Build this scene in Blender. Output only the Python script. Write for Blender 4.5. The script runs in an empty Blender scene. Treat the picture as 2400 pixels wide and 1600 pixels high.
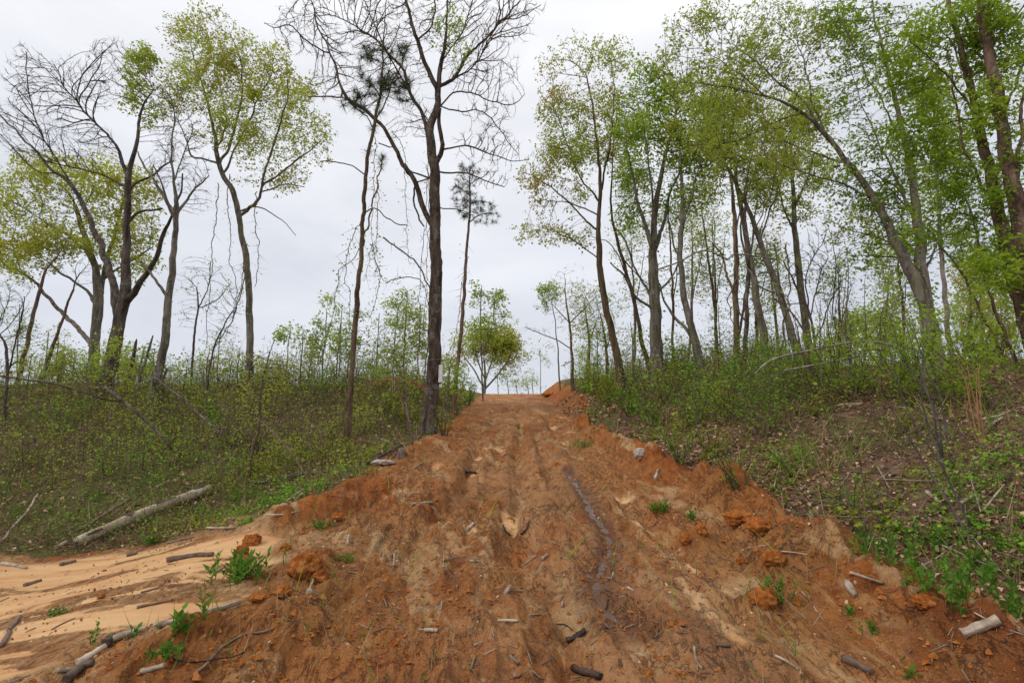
import bpy, math, random
import numpy as np
random.seed(7)
rng = np.random.default_rng(7)
S = bpy.context.scene
COL = S.collection

# ------------------------------------------------------------------ camera, sky, sun, exposure
CAM_H = 1.6
PITCH = 9.0
cd = bpy.data.cameras.new('camera')
cam = bpy.data.objects.new('camera', cd); COL.objects.link(cam)
cam.location = (0, 0, CAM_H)
cam.rotation_euler = (math.radians(90 + PITCH), 0, 0)
cd.lens = 18; cd.sensor_width = 36; cd.clip_start = 0.05; cd.clip_end = 3000
S.camera = cam

def build_world():
    w = bpy.data.worlds.new('World'); S.world = w; w.use_nodes = True
    nt = w.node_tree; nt.nodes.clear(); N = nt.nodes.new; L = nt.links.new
    out = N('ShaderNodeOutputWorld'); bg = N('ShaderNodeBackground')
    sky = N('ShaderNodeTexSky'); sky.sky_type = 'NISHITA'; sky.sun_disc = False
    sky.sun_elevation = math.radians(42); sky.sun_rotation = math.radians(242)
    geo = N('ShaderNodeTexCoord')
    sep = N('ShaderNodeSeparateXYZ'); L(geo.outputs['Generated'], sep.inputs[0])
    # overcast layer: brighter overhead, blue-grey lower down, soft broad clouds
    ramp = N('ShaderNodeValToRGB'); L(sep.outputs['Z'], ramp.inputs['Fac'])
    e = ramp.color_ramp.elements
    e[0].position = 0.0; e[0].color = (.77, .80, .87, 1)
    e[1].position = 1.0; e[1].color = (1.22, 1.22, 1.24, 1)
    m = e.new(.16); m.color = (.75, .78, .85, 1)
    m = e.new(.42); m.color = (.84, .86, .91, 1)
    m = e.new(.66); m.color = (.96, .97, 1.0, 1)
    mp = N('ShaderNodeMapping'); mp.inputs['Scale'].default_value = (1.0, 1.0, 2.6)
    L(geo.outputs['Generated'], mp.inputs['Vector'])
    nz = N('ShaderNodeTexNoise'); nz.inputs['Scale'].default_value = 2.3; nz.inputs['Detail'].default_value = 5
    nz.inputs['Roughness'].default_value = .48; nz.inputs['Distortion'].default_value = .3
    L(mp.outputs[0], nz.inputs['Vector'])
    cr = N('ShaderNodeValToRGB'); L(nz.outputs['Fac'], cr.inputs['Fac'])
    cr.color_ramp.elements[0].position = .32; cr.color_ramp.elements[0].color = (.85, .86, .885, 1)
    cr.color_ramp.elements[1].position = .68; cr.color_ramp.elements[1].color = (1.10, 1.09, 1.08, 1)
    mul = N('ShaderNodeMix'); mul.data_type = 'RGBA'; mul.blend_type = 'MULTIPLY'; mul.inputs['Factor'].default_value = 1
    L(ramp.outputs[0], mul.inputs[6]); L(cr.outputs[0], mul.inputs[7])
    sc = N('ShaderNodeVectorMath'); sc.operation = 'SCALE'; sc.inputs['Scale'].default_value = .1
    L(sky.outputs[0], sc.inputs[0])
    mix = N('ShaderNodeMix'); mix.data_type = 'RGBA'; mix.inputs['Factor'].default_value = .95
    L(sc.outputs[0], mix.inputs[6]); L(mul.outputs[2], mix.inputs[7])
    L(mix.outputs[2], bg.inputs['Color']); bg.inputs['Strength'].default_value = 1.0
    L(bg.outputs[0], out.inputs[0])
build_world()
sd = bpy.data.lights.new('sun', 'SUN'); sd.energy = 1.5; sd.angle = math.radians(14); sd.color = (1, .96, .9)
so = bpy.data.objects.new('sun', sd); COL.objects.link(so)
so.rotation_euler = (math.radians(48), 0, math.radians(-62))
S.view_settings.view_transform = 'Standard'; S.view_settings.look = 'None'
S.view_settings.exposure = 0.06; S.view_settings.gamma = 1; S.view_settings.use_curve_mapping = False
S.render.engine = 'CYCLES'
S.cycles.max_bounces = 6; S.cycles.diffuse_bounces = 3; S.cycles.transmission_bounces = 4

# ------------------------------------------------------------------ picture <-> place
FP = 1176.0
CP, SP = math.cos(math.radians(PITCH)), math.sin(math.radians(PITCH))
def up(px, py, Y):
    """point at depth Y seen at (px, py) of the 2352 x 1568 photograph"""
    x = (px - 1176) / FP; y = (784 - py) / FP
    dy = CP - y * SP; dz = SP + y * CP
    return np.array([Y * x / dy, Y, CAM_H + Y * dz / dy])

# ------------------------------------------------------------------ noise
def _h(i, j, s):
    n = (i * 374761393 + j * 668265263 + s * 362437) & 0x7fffffff
    n = (n ^ (n >> 13)) * 1274126177 & 0x7fffffff
    return ((n ^ (n >> 16)) & 0xffff) / 65535.0
def vnoise(x, y, s=0):
    xi = np.floor(x).astype(np.int64); yi = np.floor(y).astype(np.int64)
    fx = x - xi; fy = y - yi
    fx = fx * fx * (3 - 2 * fx); fy = fy * fy * (3 - 2 * fy)
    a = _h(xi, yi, s); b = _h(xi + 1, yi, s); c = _h(xi, yi + 1, s); d = _h(xi + 1, yi + 1, s)
    return (a * (1 - fx) + b * fx) * (1 - fy) + (c * (1 - fx) + d * fx) * fy - .5
def fbm(x, y, s=0, o=4, g=.5):
    r = 0; a = 1
    for k in range(o):
        r = r + a * vnoise(x, y, s + k * 17); x = x * 2.03 + 3.1; y = y * 2.03 + 1.7; a *= g
    return r
def sst(a, b, x):
    t = np.clip((x - a) / (b - a), 0, 1); return t * t * (3 - 2 * t)
def smin(a, b, k):
    h = np.clip(.5 + .5 * (b - a) / k, 0, 1)
    return b * (1 - h) + a * h - k * h * (1 - h)

# ------------------------------------------------------------------ terrain
def xr(Y):
    return np.interp(Y, [0, 3.5, 5.7, 9.5, 15, 36], [3.7, 3.15, 2.65, 2.3, 1.95, 1.9]) + .18 * fbm(Y * .9, Y * 0, 5, 2)
def xl(Y):
    return np.interp(Y, [0, 6, 9.3, 12.6, 17, 36], [-2.6, -2.45, -2.3, -1.9, -1.68, -1.9]) + .15 * fbm(Y * .9, Y * 0, 9, 2)
def base_h(X, Y):
    X = np.asarray(X, float); Y = np.asarray(Y, float)
    Yc = np.clip(Y, -8, 400)
    road = smin(.102 * Yc, 3.50 - .07 * (Yc - 36), .25)
    u = X - xr(Yc); v = xl(Yc) - X
    uu = np.clip(u, 0, None); vv = np.clip(v, 0, None)
    cap = 3.25 - .06 * np.clip(Yc - 26, 0, None)
    right = smin(smin(road, 2.45 + 0 * road, .8) + 2.0 * (1 - np.exp(-uu / 4.2)), cap + .25 * sst(4, 14, uu), .5)
    hill = .235 * np.log1p(np.exp(np.clip((Yc - 6.6) * 1.6, -30, 30))) / 1.6
    hill = np.where(Yc > 20, .235 * (Yc - 6.6), hill) + .015 * np.clip(Yc, 0, 6)
    cut_r = road + 1.0 * sst(15, 25, Yc) * sst(60, 30, Yc) * (1 - np.exp(-(uu / .85) ** 1.6))
    right = np.where(Yc > 14, np.maximum(right, cut_r), right)
    left = smin(hill, cap - .1, .7)
    left = np.maximum(left, (road + .38) * sst(16, 26, Yc) * sst(60, 32, Yc) + left * (1 - sst(16, 26, Yc) * sst(60, 32, Yc)))
    w = sst(-.3, 2.3, vv)
    h = np.where(u > 0, np.maximum(right, road), road * (1 - w) + left * w)
    h = np.where(Yc > 34, np.maximum(h, road), h)
    return np.maximum(h, -16)
def hit(px, py):
    x = (px - 1176) / FP; y = (784 - py) / FP
    dy = CP - y * SP; dz = (SP + y * CP) / dy; dx = x / dy
    Ys = np.exp(np.linspace(math.log(1.5), math.log(60), 900))
    z = CAM_H + dz * Ys
    b = base_h(dx * Ys, Ys)
    k = np.nonzero(z < b)[0]
    Y = Ys[k[0]] if len(k) else 60.
    return np.array([dx * Y, Y])
def path(pts): return np.array([hit(*p[:2]) for p in pts])
def dist_path(X, Y, P):
    """distance to a polyline, and the position along it 0..1"""
    best = np.full(X.shape, 1e9); t0 = np.zeros(X.shape); n = len(P) - 1
    for i in range(n):
        a = P[i]; d = P[i + 1] - a; L2 = d @ d + 1e-9
        t = np.clip(((X - a[0]) * d[0] + (Y - a[1]) * d[1]) / L2, 0, 1)
        q = np.hypot(X - a[0] - t * d[0], Y - a[1] - t * d[1])
        m = q < best; best = np.where(m, q, best); t0 = np.where(m, (i + t) / n, t0)
    return best, t0
def inpoly(X, Y, P):
    c = np.zeros(X.shape, bool); j = len(P) - 1
    for i in range(len(P)):
        a, b = P[i], P[j]
        with np.errstate(divide='ignore', invalid='ignore'):
            k = ((a[1] > Y) != (b[1] > Y)) & (X < (b[0] - a[0]) * (Y - a[1]) / (b[1] - a[1] + 1e-12) + a[0])
        c ^= k; j = i
    return c
P_RILL = path([(1300,1062),(1325,1100),(1345,1135),(1362,1165),(1390,1200),(1400,1240),(1380,1285),(1368,1325),(1400,1362),(1440,1400)])
P_GULLY = path([(1188,935),(1196,985),(1190,1040),(1200,1085),(1186,1120),(1196,1160),(1182,1200),(1205,1240),(1222,1292),(1250,1330),(1300,1400),(1330,1480),(1350,1560)])
P_RUTL = path([(1098,985),(1088,1030),(1080,1080),(1060,1125),(1010,1160),(940,1215),(830,1275),(720,1330)])
P_RUT2 = path([(1262,940),(1268,1000),(1275,1050),(1296,1080)])
P_SAND = path([(0,1262),(150,1262),(300,1240),(450,1222),(600,1205),(740,1212),(700,1250),(760,1262),(700,1290),(640,1322),(690,1345),(600,1385),(480,1420),(330,1462),(230,1500),(100,1560),(-300,1700),(-500,1262)])
P_SNDR = path([(1540,1310),(1600,1370),(1680,1440),(1760,1520)])
TRACKS = [path(p) for p in (
 [(1150,922),(1128,975),(1100,1040),(1068,1105),(1005,1180),(930,1250),(820,1340),(700,1440)],
 [(1168,930),(1150,1010),(1128,1100),(1092,1210),(1030,1350),(950,1500),(900,1568)],
 [(1214,925),(1232,985),(1262,1060),(1300,1150),(1345,1250),(1420,1380),(1520,1510),(1560,1568)],
 [(1240,940),(1290,1000),(1360,1075),(1460,1165),(1580,1270),(1720,1380),(1860,1490),(1950,1568)],
 [(1075,1010),(1000,1070),(900,1130),(800,1180),(700,1225)],
 [(1178,1130),(1150,1250),(1110,1400),(1070,1560)])]
P_CREEK = path([(0,1392),(200,1365),(420,1312)])
P_RBERM = path([(1330,985),(1400,1025),(1470,1065),(1560,1115),(1640,1160),(1730,1200),(1830,1260),(1940,1330),(2040,1395),(2140,1450),(2300,1530)])
P_LBERM = path([(1080,960),(1010,1012),(950,1045),(870,1095),(760,1160),(640,1200)])
MOUNDS = [(705,1302,.15,.10),(722,1275,.15,.08),(592,1378,.11,.07),(640,1362,.12,.07),(600,1430,.42,.13),(560,1262,.09,.08),
          (1700,1190,.25,.14),(1745,1215,.2,.12),(1655,1172,.2,.10),(1560,1235,.14,.09),(1600,1225,.12,.10),(1880,1262,.2,.1),(1760,1370,.16,.10),(1770,1290,.2,.08),
          (1190,1215,.12,.04),(1260,1235,.15,.05),(780,1185,.12,.08),(860,1320,.2,.06),(990,1155,.25,.07),(2140,1400,.12,.08),(1500,1165,.12,.08),
          (990,1010,.2,.1),(650,1200,.12,.1),(420,1500,.35,.10),(900,1110,.2,.07)]
MXY = [(*hit(m[0], m[1] + 10), m[2], m[3]) for m in MOUNDS]
HOLE = hit(1222, 1305)

def clods(x, y, s, sc):
    n = fbm(x / sc, y / sc, s, 3, .55)
    return 1 - np.abs(n) * 2.2
def full_h(X, Y, want=False):
    X = np.asarray(X, float); Y = np.asarray(Y, float)
    h = base_h(X, Y)
    u = X - xr(Y); v = xl(Y) - X
    road = sst(-.35, .1, -u) * sst(-.35, .1, -v)
    rr = np.hypot(X, Y)
    near = np.clip(1.3 - rr / 30, .25, 1)
    wx = X + .12 * fbm(X * 2, Y * 2, 31, 3); wy = Y + .12 * fbm(X * 2, Y * 2, 37, 3)
    ins = inpoly(wx, wy, P_SAND)
    dS, _ = dist_path(wx, wy, np.vstack([P_SAND, P_SAND[:1]]))
    sandm = np.where(ins, sst(0, .42, dS), 0) 
    sandm = sandm * sst(-1.2, -.5, -1 * np.where(Y > 0, X, X)) if False else sandm
    # hollow the sand flat out a little
    h = h - .05 * sandm
    # broken clay
    rough = np.clip(road + .35, 0, 1) * (1 - .93 * sandm)
    zone = sst(-.25, .35, fbm(X * .9, Y * .5, 71, 3))
    dw, tw = dist_path(X, Y, P_RILL)
    rough = rough * (1 - .8 * np.exp(-(dw / .12) ** 4))
    tg_ = np.zeros(X.shape)
    for ti, TP in enumerate(TRACKS):
        dt_, tt_ = dist_path(X + .07 * fbm(X * 1.6, Y * 1.6, 211 + ti, 4), Y, TP)
        md = np.clip(.55 + 1.7 * fbm(X * .9 + ti, Y * .9, 221 + ti, 3), .1, 1.3) * sst(0, .06, tt_) * (1 - sst(.93, 1., tt_))
        wd = .07 + .010 * np.hypot(X, Y) * .5
        lug = np.sin(tt_ * np.hypot(*(TP[-1] - TP[0])) * 6.283 / .16 + 3 * fbm(X, Y, 261, 2))
        h = h + md * (-.085 * np.exp(-(dt_ / (1.25 * wd)) ** 4) + .022 * np.exp(-((dt_ - 2.3 * wd) / wd) ** 2) + .007 * lug * np.exp(-(dt_ / (2.4 * wd)) ** 6)) * rough
        tg_ = np.maximum(tg_, md * np.exp(-(dt_ / (wd * 1.1)) ** 2))
    ac = (X - .12 * np.clip(8 - Y, 0, 8)) 
    h = h + rough * near * .034 * (1 - np.abs(fbm(ac * 3.4, Y * .40, 231, 4, .55)) * 3 - .5)
    # washed out steps
    st = fbm(X * 1.3, Y * .8, 241, 4); h = h - rough * near * .045 * sst(.06, .10, st)
    h = h + rough * near * ((.010 + .030 * zone) * (clods(X, Y, 41, .36) - .5) + .026 * (clods(X, Y, 47, .15) - .5) + .014 * fbm(X / .05, Y / .05, 49, 2) + .012 * (clods(X, Y, 421, .07) - .5))
    h = h + .004 * sandm * fbm(X * .8 + Y, Y * 6, 55, 4) + .018 * sandm * fbm(X * .7, Y * 1.1, 57, 2)
    # banks
    bank = 1 - road
    h = h + bank * (1 - sandm) * (.22 * fbm(X * .35, Y * .35, 61, 3) * np.clip(np.maximum(u, v), 0, 1) + .05 * fbm(X * 2.2, Y * 2.2, 63, 3))
    # berms
    d, t = dist_path(wx, wy, P_RBERM)
    lump = .65 + .9 * fbm(X * 1.7, Y * 1.7, 81, 3) + .25 * (clods(X, Y, 83, .3) - .5)
    bermR = np.exp(-(d / .30) ** 2) * lump
    h = h + .40 * bermR + .05 * np.exp(-(d / .45) ** 2) * (clods(X, Y, 423, .16) - .5)
    d2, t2 = dist_path(wx, wy, P_LBERM)
    bermL = np.exp(-(d2 / .28) ** 2) * (.6 + .9 * fbm(X * 1.5, Y * 1.5, 87, 3))
    h = h + .20 * bermL
    mm = np.zeros(X.shape)
    for mx, my, r, hh in MXY:
        q = np.hypot(wx - mx, wy - my) / r
        b = np.where(q < 1.6, np.exp(-q ** 3.2), 0)
        h = h + hh * b * (.85 + .5 * fbm(X * 6, Y * 6, 91, 3)); mm = np.maximum(mm, b)
    cq = np.hypot((wx + 3.9) / 1.5, (wy - 17.6) / .5); cut = np.exp(-cq ** 4); h = h + .42 * cut
    # gully, ruts, rill
    wgx = X + .05 * fbm(X * 5, Y * 5, 93, 3)
    dg, tg = dist_path(wgx, Y, P_GULLY)
    gn = .55 + 1.1 * np.clip(fbm(X * 0, Y * 1.6, 95, 3) + .35, 0, 1)
    gu = np.exp(-(dg / .13) ** 2) * gn
    h = h - .10 * gu - .06 * np.exp(-(dg / .38) ** 2)
    dr, tr = dist_path(wgx, Y, P_RUTL); h = h - .085 * np.exp(-(dr / .13) ** 2) * (.5 + fbm(X * 2, Y * 2, 97, 2) + .4)
    d3, _ = dist_path(wgx, Y, P_RUT2); h = h - .05 * np.exp(-(d3 / .16) ** 2)
    h = h - (.05 + .02 * fbm(X * 9, Y * 9, 411, 2)) * np.exp(-(dw / .075) ** 2) + .012 * fbm(X * 16, Y * 16, 413, 2) * np.exp(-(dw / .2) ** 2) - .05 * np.exp(-(dw / .4) ** 2)
    dc, _ = dist_path(X + .0 * wx, Y, P_CREEK); h = h - .03 * np.exp(-(dc / .035) ** 2)
    dh = np.hypot((X - HOLE[0]) / .16, (Y - HOLE[1]) / .12); hole = np.exp(-dh ** 2); h = h - .2 * hole
    if not want: return h
    dsr, _ = dist_path(wx, wy, P_SNDR)
    sp = .8 * np.exp(-(dsr / .16) ** 2) * sst(-.05, .15, fbm(X * 3, Y * 3, 101, 3))
    patch = road * sst(.10, .40, fbm(X * 3.2 + .8 * Y, Y * 1.0, 103, 5, .6)) * .62
    gs = np.exp(-(dg / .10) ** 2) * .6 * sst(-.1, .2, fbm(X * 2, Y * 2.5, 107, 2))
    crease = sst(.0, .25, fbm(X * 1.3 + .4 * Y, Y * 1.0, 109, 3)) * sst(7.6, 5.6, Y) * sst(-.2, -1.3, X) * .65
    sand = np.clip(np.maximum.reduce([sandm, sp, patch, gs, crease]), 0, 1) * (1 - .95 * mm)
    wet = np.maximum(.95 * np.exp(-((dw / (.13 + .10 * tw)) ** 2)), .7 * hole)
    wet = np.maximum(wet, .55 * sst(.1, .35, fbm(X * 1.2, Y * .7, 113, 3)) * road * sst(.0, 1.2, X))
    face = sst(1.25, .75, u) * sst(16, 20, Y) * (u > -.2) * sst(60, 45, Y)
    clay = np.clip(np.maximum(np.maximum(road, face), np.maximum(bermR * 1.3, bermL * 1.3)) + mm + cut * .9 * sst(17.75, 17.5, Y), 0, 1)
    sand = sand * (1 - .55 * sst(.08, .22, fbm(X * .8 + 2, Y * 3.0, 401, 5, .6)) * sandm)
    worn = road * np.exp(-((X - .1 - .08 * np.clip(8 - Y, 0, 8)) / 1.15) ** 4) * sst(-.3, .12, fbm(ac * 2.2, Y * .35, 403, 4))
    clay = np.maximum(clay, sst(0, .15, sandm))
    bermc = np.clip(1.2 * bermR + 1.2 * bermL + mm + face, 0, 1)
    return h, dict(worn=worn, berm=bermc,sand=np.clip(sand + .5 * tg_ * road * sst(-.1, .2, fbm(X * 2.2, Y * 2.2, 251, 3)), 0, 1), sandm=sandm, wet=wet, clay=clay, road=road)

def hit2(px, py):
    x = (px - 1176) / FP; y = (784 - py) / FP
    dy = CP - y * SP; dz = (SP + y * CP) / dy; dx = x / dy
    Y0 = hit(px, py)[1]; Ys = np.linspace(Y0 * .72, Y0 * 1.3, 160)
    z = CAM_H + dz * Ys; k = np.nonzero(z < full_h(dx * Ys, Ys))[0]
    Y = Ys[k[0]] if len(k) else Y0
    return np.array([dx * Y, Y])
def ground_z(x, y):
    return float(full_h(np.array([x]), np.array([y]))[0])

# ------------------------------------------------------------------ mesh helpers
def mesh_np(name, V, F, mats, attrs=None, smooth=True):
    me = bpy.data.meshes.new(name)
    V = np.ascontiguousarray(V, np.float32); F = np.ascontiguousarray(F, np.int32)
    n, k = F.shape
    me.vertices.add(len(V)); me.vertices.foreach_set('co', V.ravel())
    me.loops.add(n * k); me.loops.foreach_set('vertex_index', F.ravel())
    me.polygons.add(n); me.polygons.foreach_set('loop_start', np.arange(0, n * k, k, dtype=np.int32))
    me.polygons.foreach_set('loop_total', np.full(n, k, np.int32))
    if smooth: me.polygons.foreach_set('use_smooth', np.ones(n, bool))
    me.update(calc_edges=True)
    for a, v in (attrs or {}).items():
        at = me.attributes.new(a, 'FLOAT', 'POINT'); at.data.foreach_set('value', np.ascontiguousarray(v, np.float32))
    for m in (mats if isinstance(mats, (list, tuple)) else [mats]): me.materials.append(m)
    return me
TRIS = [0]
def obj(name, me, parent=None, kind=None, label=None, cat=None, group=None, loc=None):
    o = bpy.data.objects.new(name, me); COL.objects.link(o)
    if parent: o.parent = parent
    if kind: o['kind'] = kind
    if label: o['label'] = label
    if cat: o['category'] = cat
    if group: o['group'] = group
    if loc is not None: o.location = loc
    return o
def empty(name, loc, label, cat, group=None):
    return obj(name, None, None, None, label, cat, group, loc)

class Acc:
    """collects vertex / quad chunks with a tint value"""
    def __init__(s): s.V = []; s.F = []; s.T = []; s.n = 0
    def add(s, V, F, T=0.):
        s.V.append(np.asarray(V, np.float32)); s.F.append(np.asarray(F) + s.n)
        s.T.append(np.full(len(V), T, np.float32) if np.isscalar(T) else np.asarray(T, np.float32)); s.n += len(V)
    def mesh(s, name, mat, origin=(0, 0, 0), smooth=True):
        if not s.V: return None
        V = np.vstack(s.V) - np.array(origin, np.float32); F = np.vstack(s.F)
        TRIS[0] += len(F) * (F.shape[1] - 2)
        return mesh_np(name, V, F, mat, {'tint': np.concatenate(s.T)}, smooth)

def tube(P, R, k, rough=0., seed=0, twist=0.):
    P = np.asarray(P, float); R = np.asarray(R, float); n = len(P)
    T = np.gradient(P, axis=0); T /= np.linalg.norm(T, axis=1)[:, None] + 1e-9
    ref = np.cross(T[0], [0.3, 1, .2] if abs(T[0][2]) > .6 else [0, .1, 1.]); ref /= np.linalg.norm(ref) + 1e-9
    U = ref[None] - (T @ ref)[:, None] * T; U /= np.linalg.norm(U, axis=1)[:, None] + 1e-9
    W = np.cross(T, U)
    a = np.arange(k) * 2 * math.pi / k
    rr = R[:, None] * np.ones(k)[None]
    if rough:
        ii, jj = np.meshgrid(np.arange(n), np.arange(k), indexing='ij')
        rr = rr * (1 + rough * (_h(jj, ii // 3, seed) - .5) + rough * 1.2 * (_h(jj, ii * 0, seed + 3) - .5) + .5 * rough * (_h(jj, ii, seed + 9) - .5))
    V = P[:, None] + rr[..., None] * (np.cos(a)[None, :, None] * U[:, None] + np.sin(a)[None, :, None] * W[:, None])
    V = V.reshape(-1, 3)
    i, j = np.meshgrid(np.arange(n - 1), np.arange(k), indexing='ij')
    j2 = (j + 1) % k
    F = np.stack([i * k + j, i * k + j2, (i + 1) * k + j2, (i + 1) * k + j], -1).reshape(-1, 4)
    return V, F
def sides(r): return 12 if r > .09 else 8 if r > .035 else 5 if r > .014 else 3
def resample(P, step, wig=0., seed=0):
    P = np.asarray(P, float)
    d = np.linalg.norm(np.diff(P[:, :3], axis=0), axis=1); s = np.concatenate([[0], np.cumsum(d)])
    n = max(2, int(math.ceil(s[-1] / step)) + 1)
    t = np.linspace(0, s[-1], n)
    # catmull-like smoothing through cubic hermite
    M = np.zeros_like(P)
    M[1:-1] = (P[2:] - P[:-2]) / (s[2:] - s[:-2])[:, None]; M[0] = (P[1] - P[0]) / max(s[1], 1e-6); M[-1] = (P[-1] - P[-2]) / max(s[-1] - s[-2], 1e-6)
    k = np.clip(np.searchsorted(s, t, 'right') - 1, 0, len(s) - 2)
    h = (s[k + 1] - s[k]); u = (t - s[k]) / h; h = h[:, None]; u = u[:, None]
    Q = (2*u**3-3*u**2+1)*P[k] + (u**3-2*u**2+u)*h*M[k] + (-2*u**3+3*u**2)*P[k+1] + (u**3-u**2)*h*M[k+1]
    if wig:
        r = np.random.default_rng(seed); o = r.normal(0, 1, (n, 3)); o = (o + np.roll(o, 1, 0) + np.roll(o, -1, 0)) / 3
        o[0] = 0; Q[:, :3] += o * wig
    return Q

def unit(v): return v / (np.linalg.norm(v, axis=-1, keepdims=True) + 1e-9)
def leaf_cards(P, D, L, wid, r, flat=.5, fold=.12):
    """one folded, pointed leaf (a rhombus of two triangles) per row"""
    n = len(P)
    nrm = unit(r.normal(0, 1, (n, 3)) * (1 - flat) + np.array([0, 0, 1.]) * flat)
    s = unit(np.cross(D, nrm)); up_ = np.cross(s, D)
    L = L[:, None] if not np.isscalar(L) else L
    a = P; c = P + D * L
    m = P + D * L * .45
    b = m + s * L * wid + up_ * L * fold; d = m - s * L * wid + up_ * L * fold
    V = np.stack([a, b, c, d], 1).reshape(-1, 3)
    F = np.arange(4 * n).reshape(n, 4)
    return V, F
def prisms(A, B, ra, rb):
    """thin three-sided stems from A to B"""
    n = len(A); T = unit(B - A)
    ref = np.where(np.abs(T[:, 2:3]) > .7, np.array([[1., 0, 0]]), np.array([[0, 0, 1.]]))
    U = unit(np.cross(T, ref)); W = np.cross(T, U)
    ra = np.broadcast_to(np.asarray(ra, float), (n,))[:, None]; rb = np.broadcast_to(np.asarray(rb, float), (n,))[:, None]
    Vs = []
    for Q, R in ((A, ra), (B, rb)):
        for k in range(3):
            a = k * 2.0944; Vs.append(Q + R * (math.cos(a) * U + math.sin(a) * W))
    V = np.stack(Vs, 1).reshape(-1, 3)
    o = (np.arange(n) * 6)[:, None]
    F = np.concatenate([o + np.array([[0, 1, 4, 3]]), o + np.array([[1, 2, 5, 4]]), o + np.array([[2, 0, 3, 5]])], 0)
    return V, F
def cones(A, B, ra):
    """thin twigs: two crossing slim triangles written as quads"""
    n = len(A); T = unit(B - A)
    ref = unit(np.random.default_rng(n).normal(0, 1, (n, 3)))
    U = unit(np.cross(T, ref)); W = np.cross(T, U)
    ra = np.broadcast_to(np.asarray(ra, float), (n,))[:, None]
    V = np.stack([A + ra * U, A - .5 * ra * U + .87 * ra * W, B, A - .5 * ra * U - .87 * ra * W], 1).reshape(-1, 3)
    F = np.arange(4 * n).reshape(n, 4)
    return V, F

# ------------------------------------------------------------------ materials
def newmat(name):
    m = bpy.data.materials.new(name); m.use_nodes = True; nt = m.node_tree; nt.nodes.clear()
    out = nt.nodes.new('ShaderNodeOutputMaterial'); return m, nt, out
def mixc(nt, fac, a, b, mode='MIX'):
    n = nt.nodes.new('ShaderNodeMix'); n.data_type = 'RGBA'; n.blend_type = mode
    for i, v in ((0, fac), (6, a), (7, b)):
        if hasattr(v, 'links'): nt.links.new(v, n.inputs[i])
        elif i == 0: n.inputs[0].default_value = v
        else: n.inputs[i].default_value = (*v, 1)
    return n.outputs[2]
def maprange(nt, v, a, b, c=0., d=1.):
    n = nt.nodes.new('ShaderNodeMapRange'); nt.links.new(v, n.inputs[0])
    n.inputs[1].default_value = a; n.inputs[2].default_value = b; n.inputs[3].default_value = c; n.inputs[4].default_value = d
    return n.outputs[0]
def math_(nt, op, a, b=None):
    n = nt.nodes.new('ShaderNodeMath'); n.operation = op
    for i, v in ((0, a), (1, b)):
        if v is None: continue
        if hasattr(v, 'links'): nt.links.new(v, n.inputs[i])
        else: n.inputs[i].default_value = v
    return n.outputs[0]
def noise(nt, scale, detail=4, rough=.55, vec=None, stretch=None, dist=0.):
    tc = nt.nodes.new('ShaderNodeTexCoord'); v = tc.outputs['Object'] if vec is None else vec
    if stretch:
        mp = nt.nodes.new('ShaderNodeMapping'); mp.inputs['Scale'].default_value = stretch; nt.links.new(v, mp.inputs[0]); v = mp.outputs[0]
    n = nt.nodes.new('ShaderNodeTexNoise'); n.inputs['Scale'].default_value = scale; n.inputs['Detail'].default_value = detail
    n.inputs['Roughness'].default_value = rough; n.inputs['Distortion'].default_value = dist; nt.links.new(v, n.inputs['Vector'])
    return n.outputs['Fac']
def attr(nt, name):
    n = nt.nodes.new('ShaderNodeAttribute'); n.attribute_name = name; return n.outputs['Fac']
def bsdf(nt, col, rough=.8, spec=.3, bump=None, bd=.02, bs=.6):
    p = nt.nodes.new('ShaderNodeBsdfPrincipled')
    for k, v in (('Base Color', col), ('Roughness', rough), ('Specular IOR Level', spec)):
        if hasattr(v, 'links'): nt.links.new(v, p.inputs[k])
        else: p.inputs[k].default_value = (*v, 1) if isinstance(v, tuple) else v
    if bump is not None:
        b = nt.nodes.new('ShaderNodeBump'); b.inputs['Strength'].default_value = bs; b.inputs['Distance'].default_value = bd
        nt.links.new(bump, b.inputs['Height']); nt.links.new(b.outputs[0], p.inputs['Normal'])
    return p.outputs[0]
def mat_leaf(name, a, b, trans=.5):
    m, nt, out = newmat(name)
    c = mixc(nt, attr(nt, 'tint'), a, b)
    d = nt.nodes.new('ShaderNodeBsdfDiffuse'); t = nt.nodes.new('ShaderNodeBsdfTranslucent')
    nt.links.new(c, d.inputs[0])
    ct = mixc(nt, 1., c, (1.25, 1.3, .7), 'MULTIPLY'); nt.links.new(ct, t.inputs[0])
    mx = nt.nodes.new('ShaderNodeMixShader'); mx.inputs[0].default_value = trans
    nt.links.new(d.outputs[0], mx.inputs[1]); nt.links.new(t.outputs[0], mx.inputs[2]); nt.links.new(mx.outputs[0], out.inputs[0])
    return m
def mat_bark(name, dark, light, moss=(.09, .10, .03), mossy=.25, lichen=.0):
    m, nt, out = newmat(name)
    n1 = noise(nt, 9, 5, .65, stretch=(1, 1, .16), dist=.4); n2 = noise(nt, 1.3, 3); n3 = noise(nt, 34, 4, .7, stretch=(1, 1, .4))
    f = math_(nt, 'ADD', math_(nt, 'MULTIPLY', n1, .65), math_(nt, 'MULTIPLY', n3, .35))
    c = mixc(nt, maprange(nt, f, .42, .58), dark, light)
    c = mixc(nt, maprange(nt, n2, .55 - mossy * .3, .72, 0, mossy * 2.2), c, moss)
    if lichen:
        n4 = noise(nt, 5, 4, .6)
        c = mixc(nt, maprange(nt, n4, .56, .66, 0, lichen), c, (.33, .34, .30))
    nt.links.new(bsdf(nt, c, .92, .15, f, .03, .9), out.inputs[0]); return m
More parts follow.
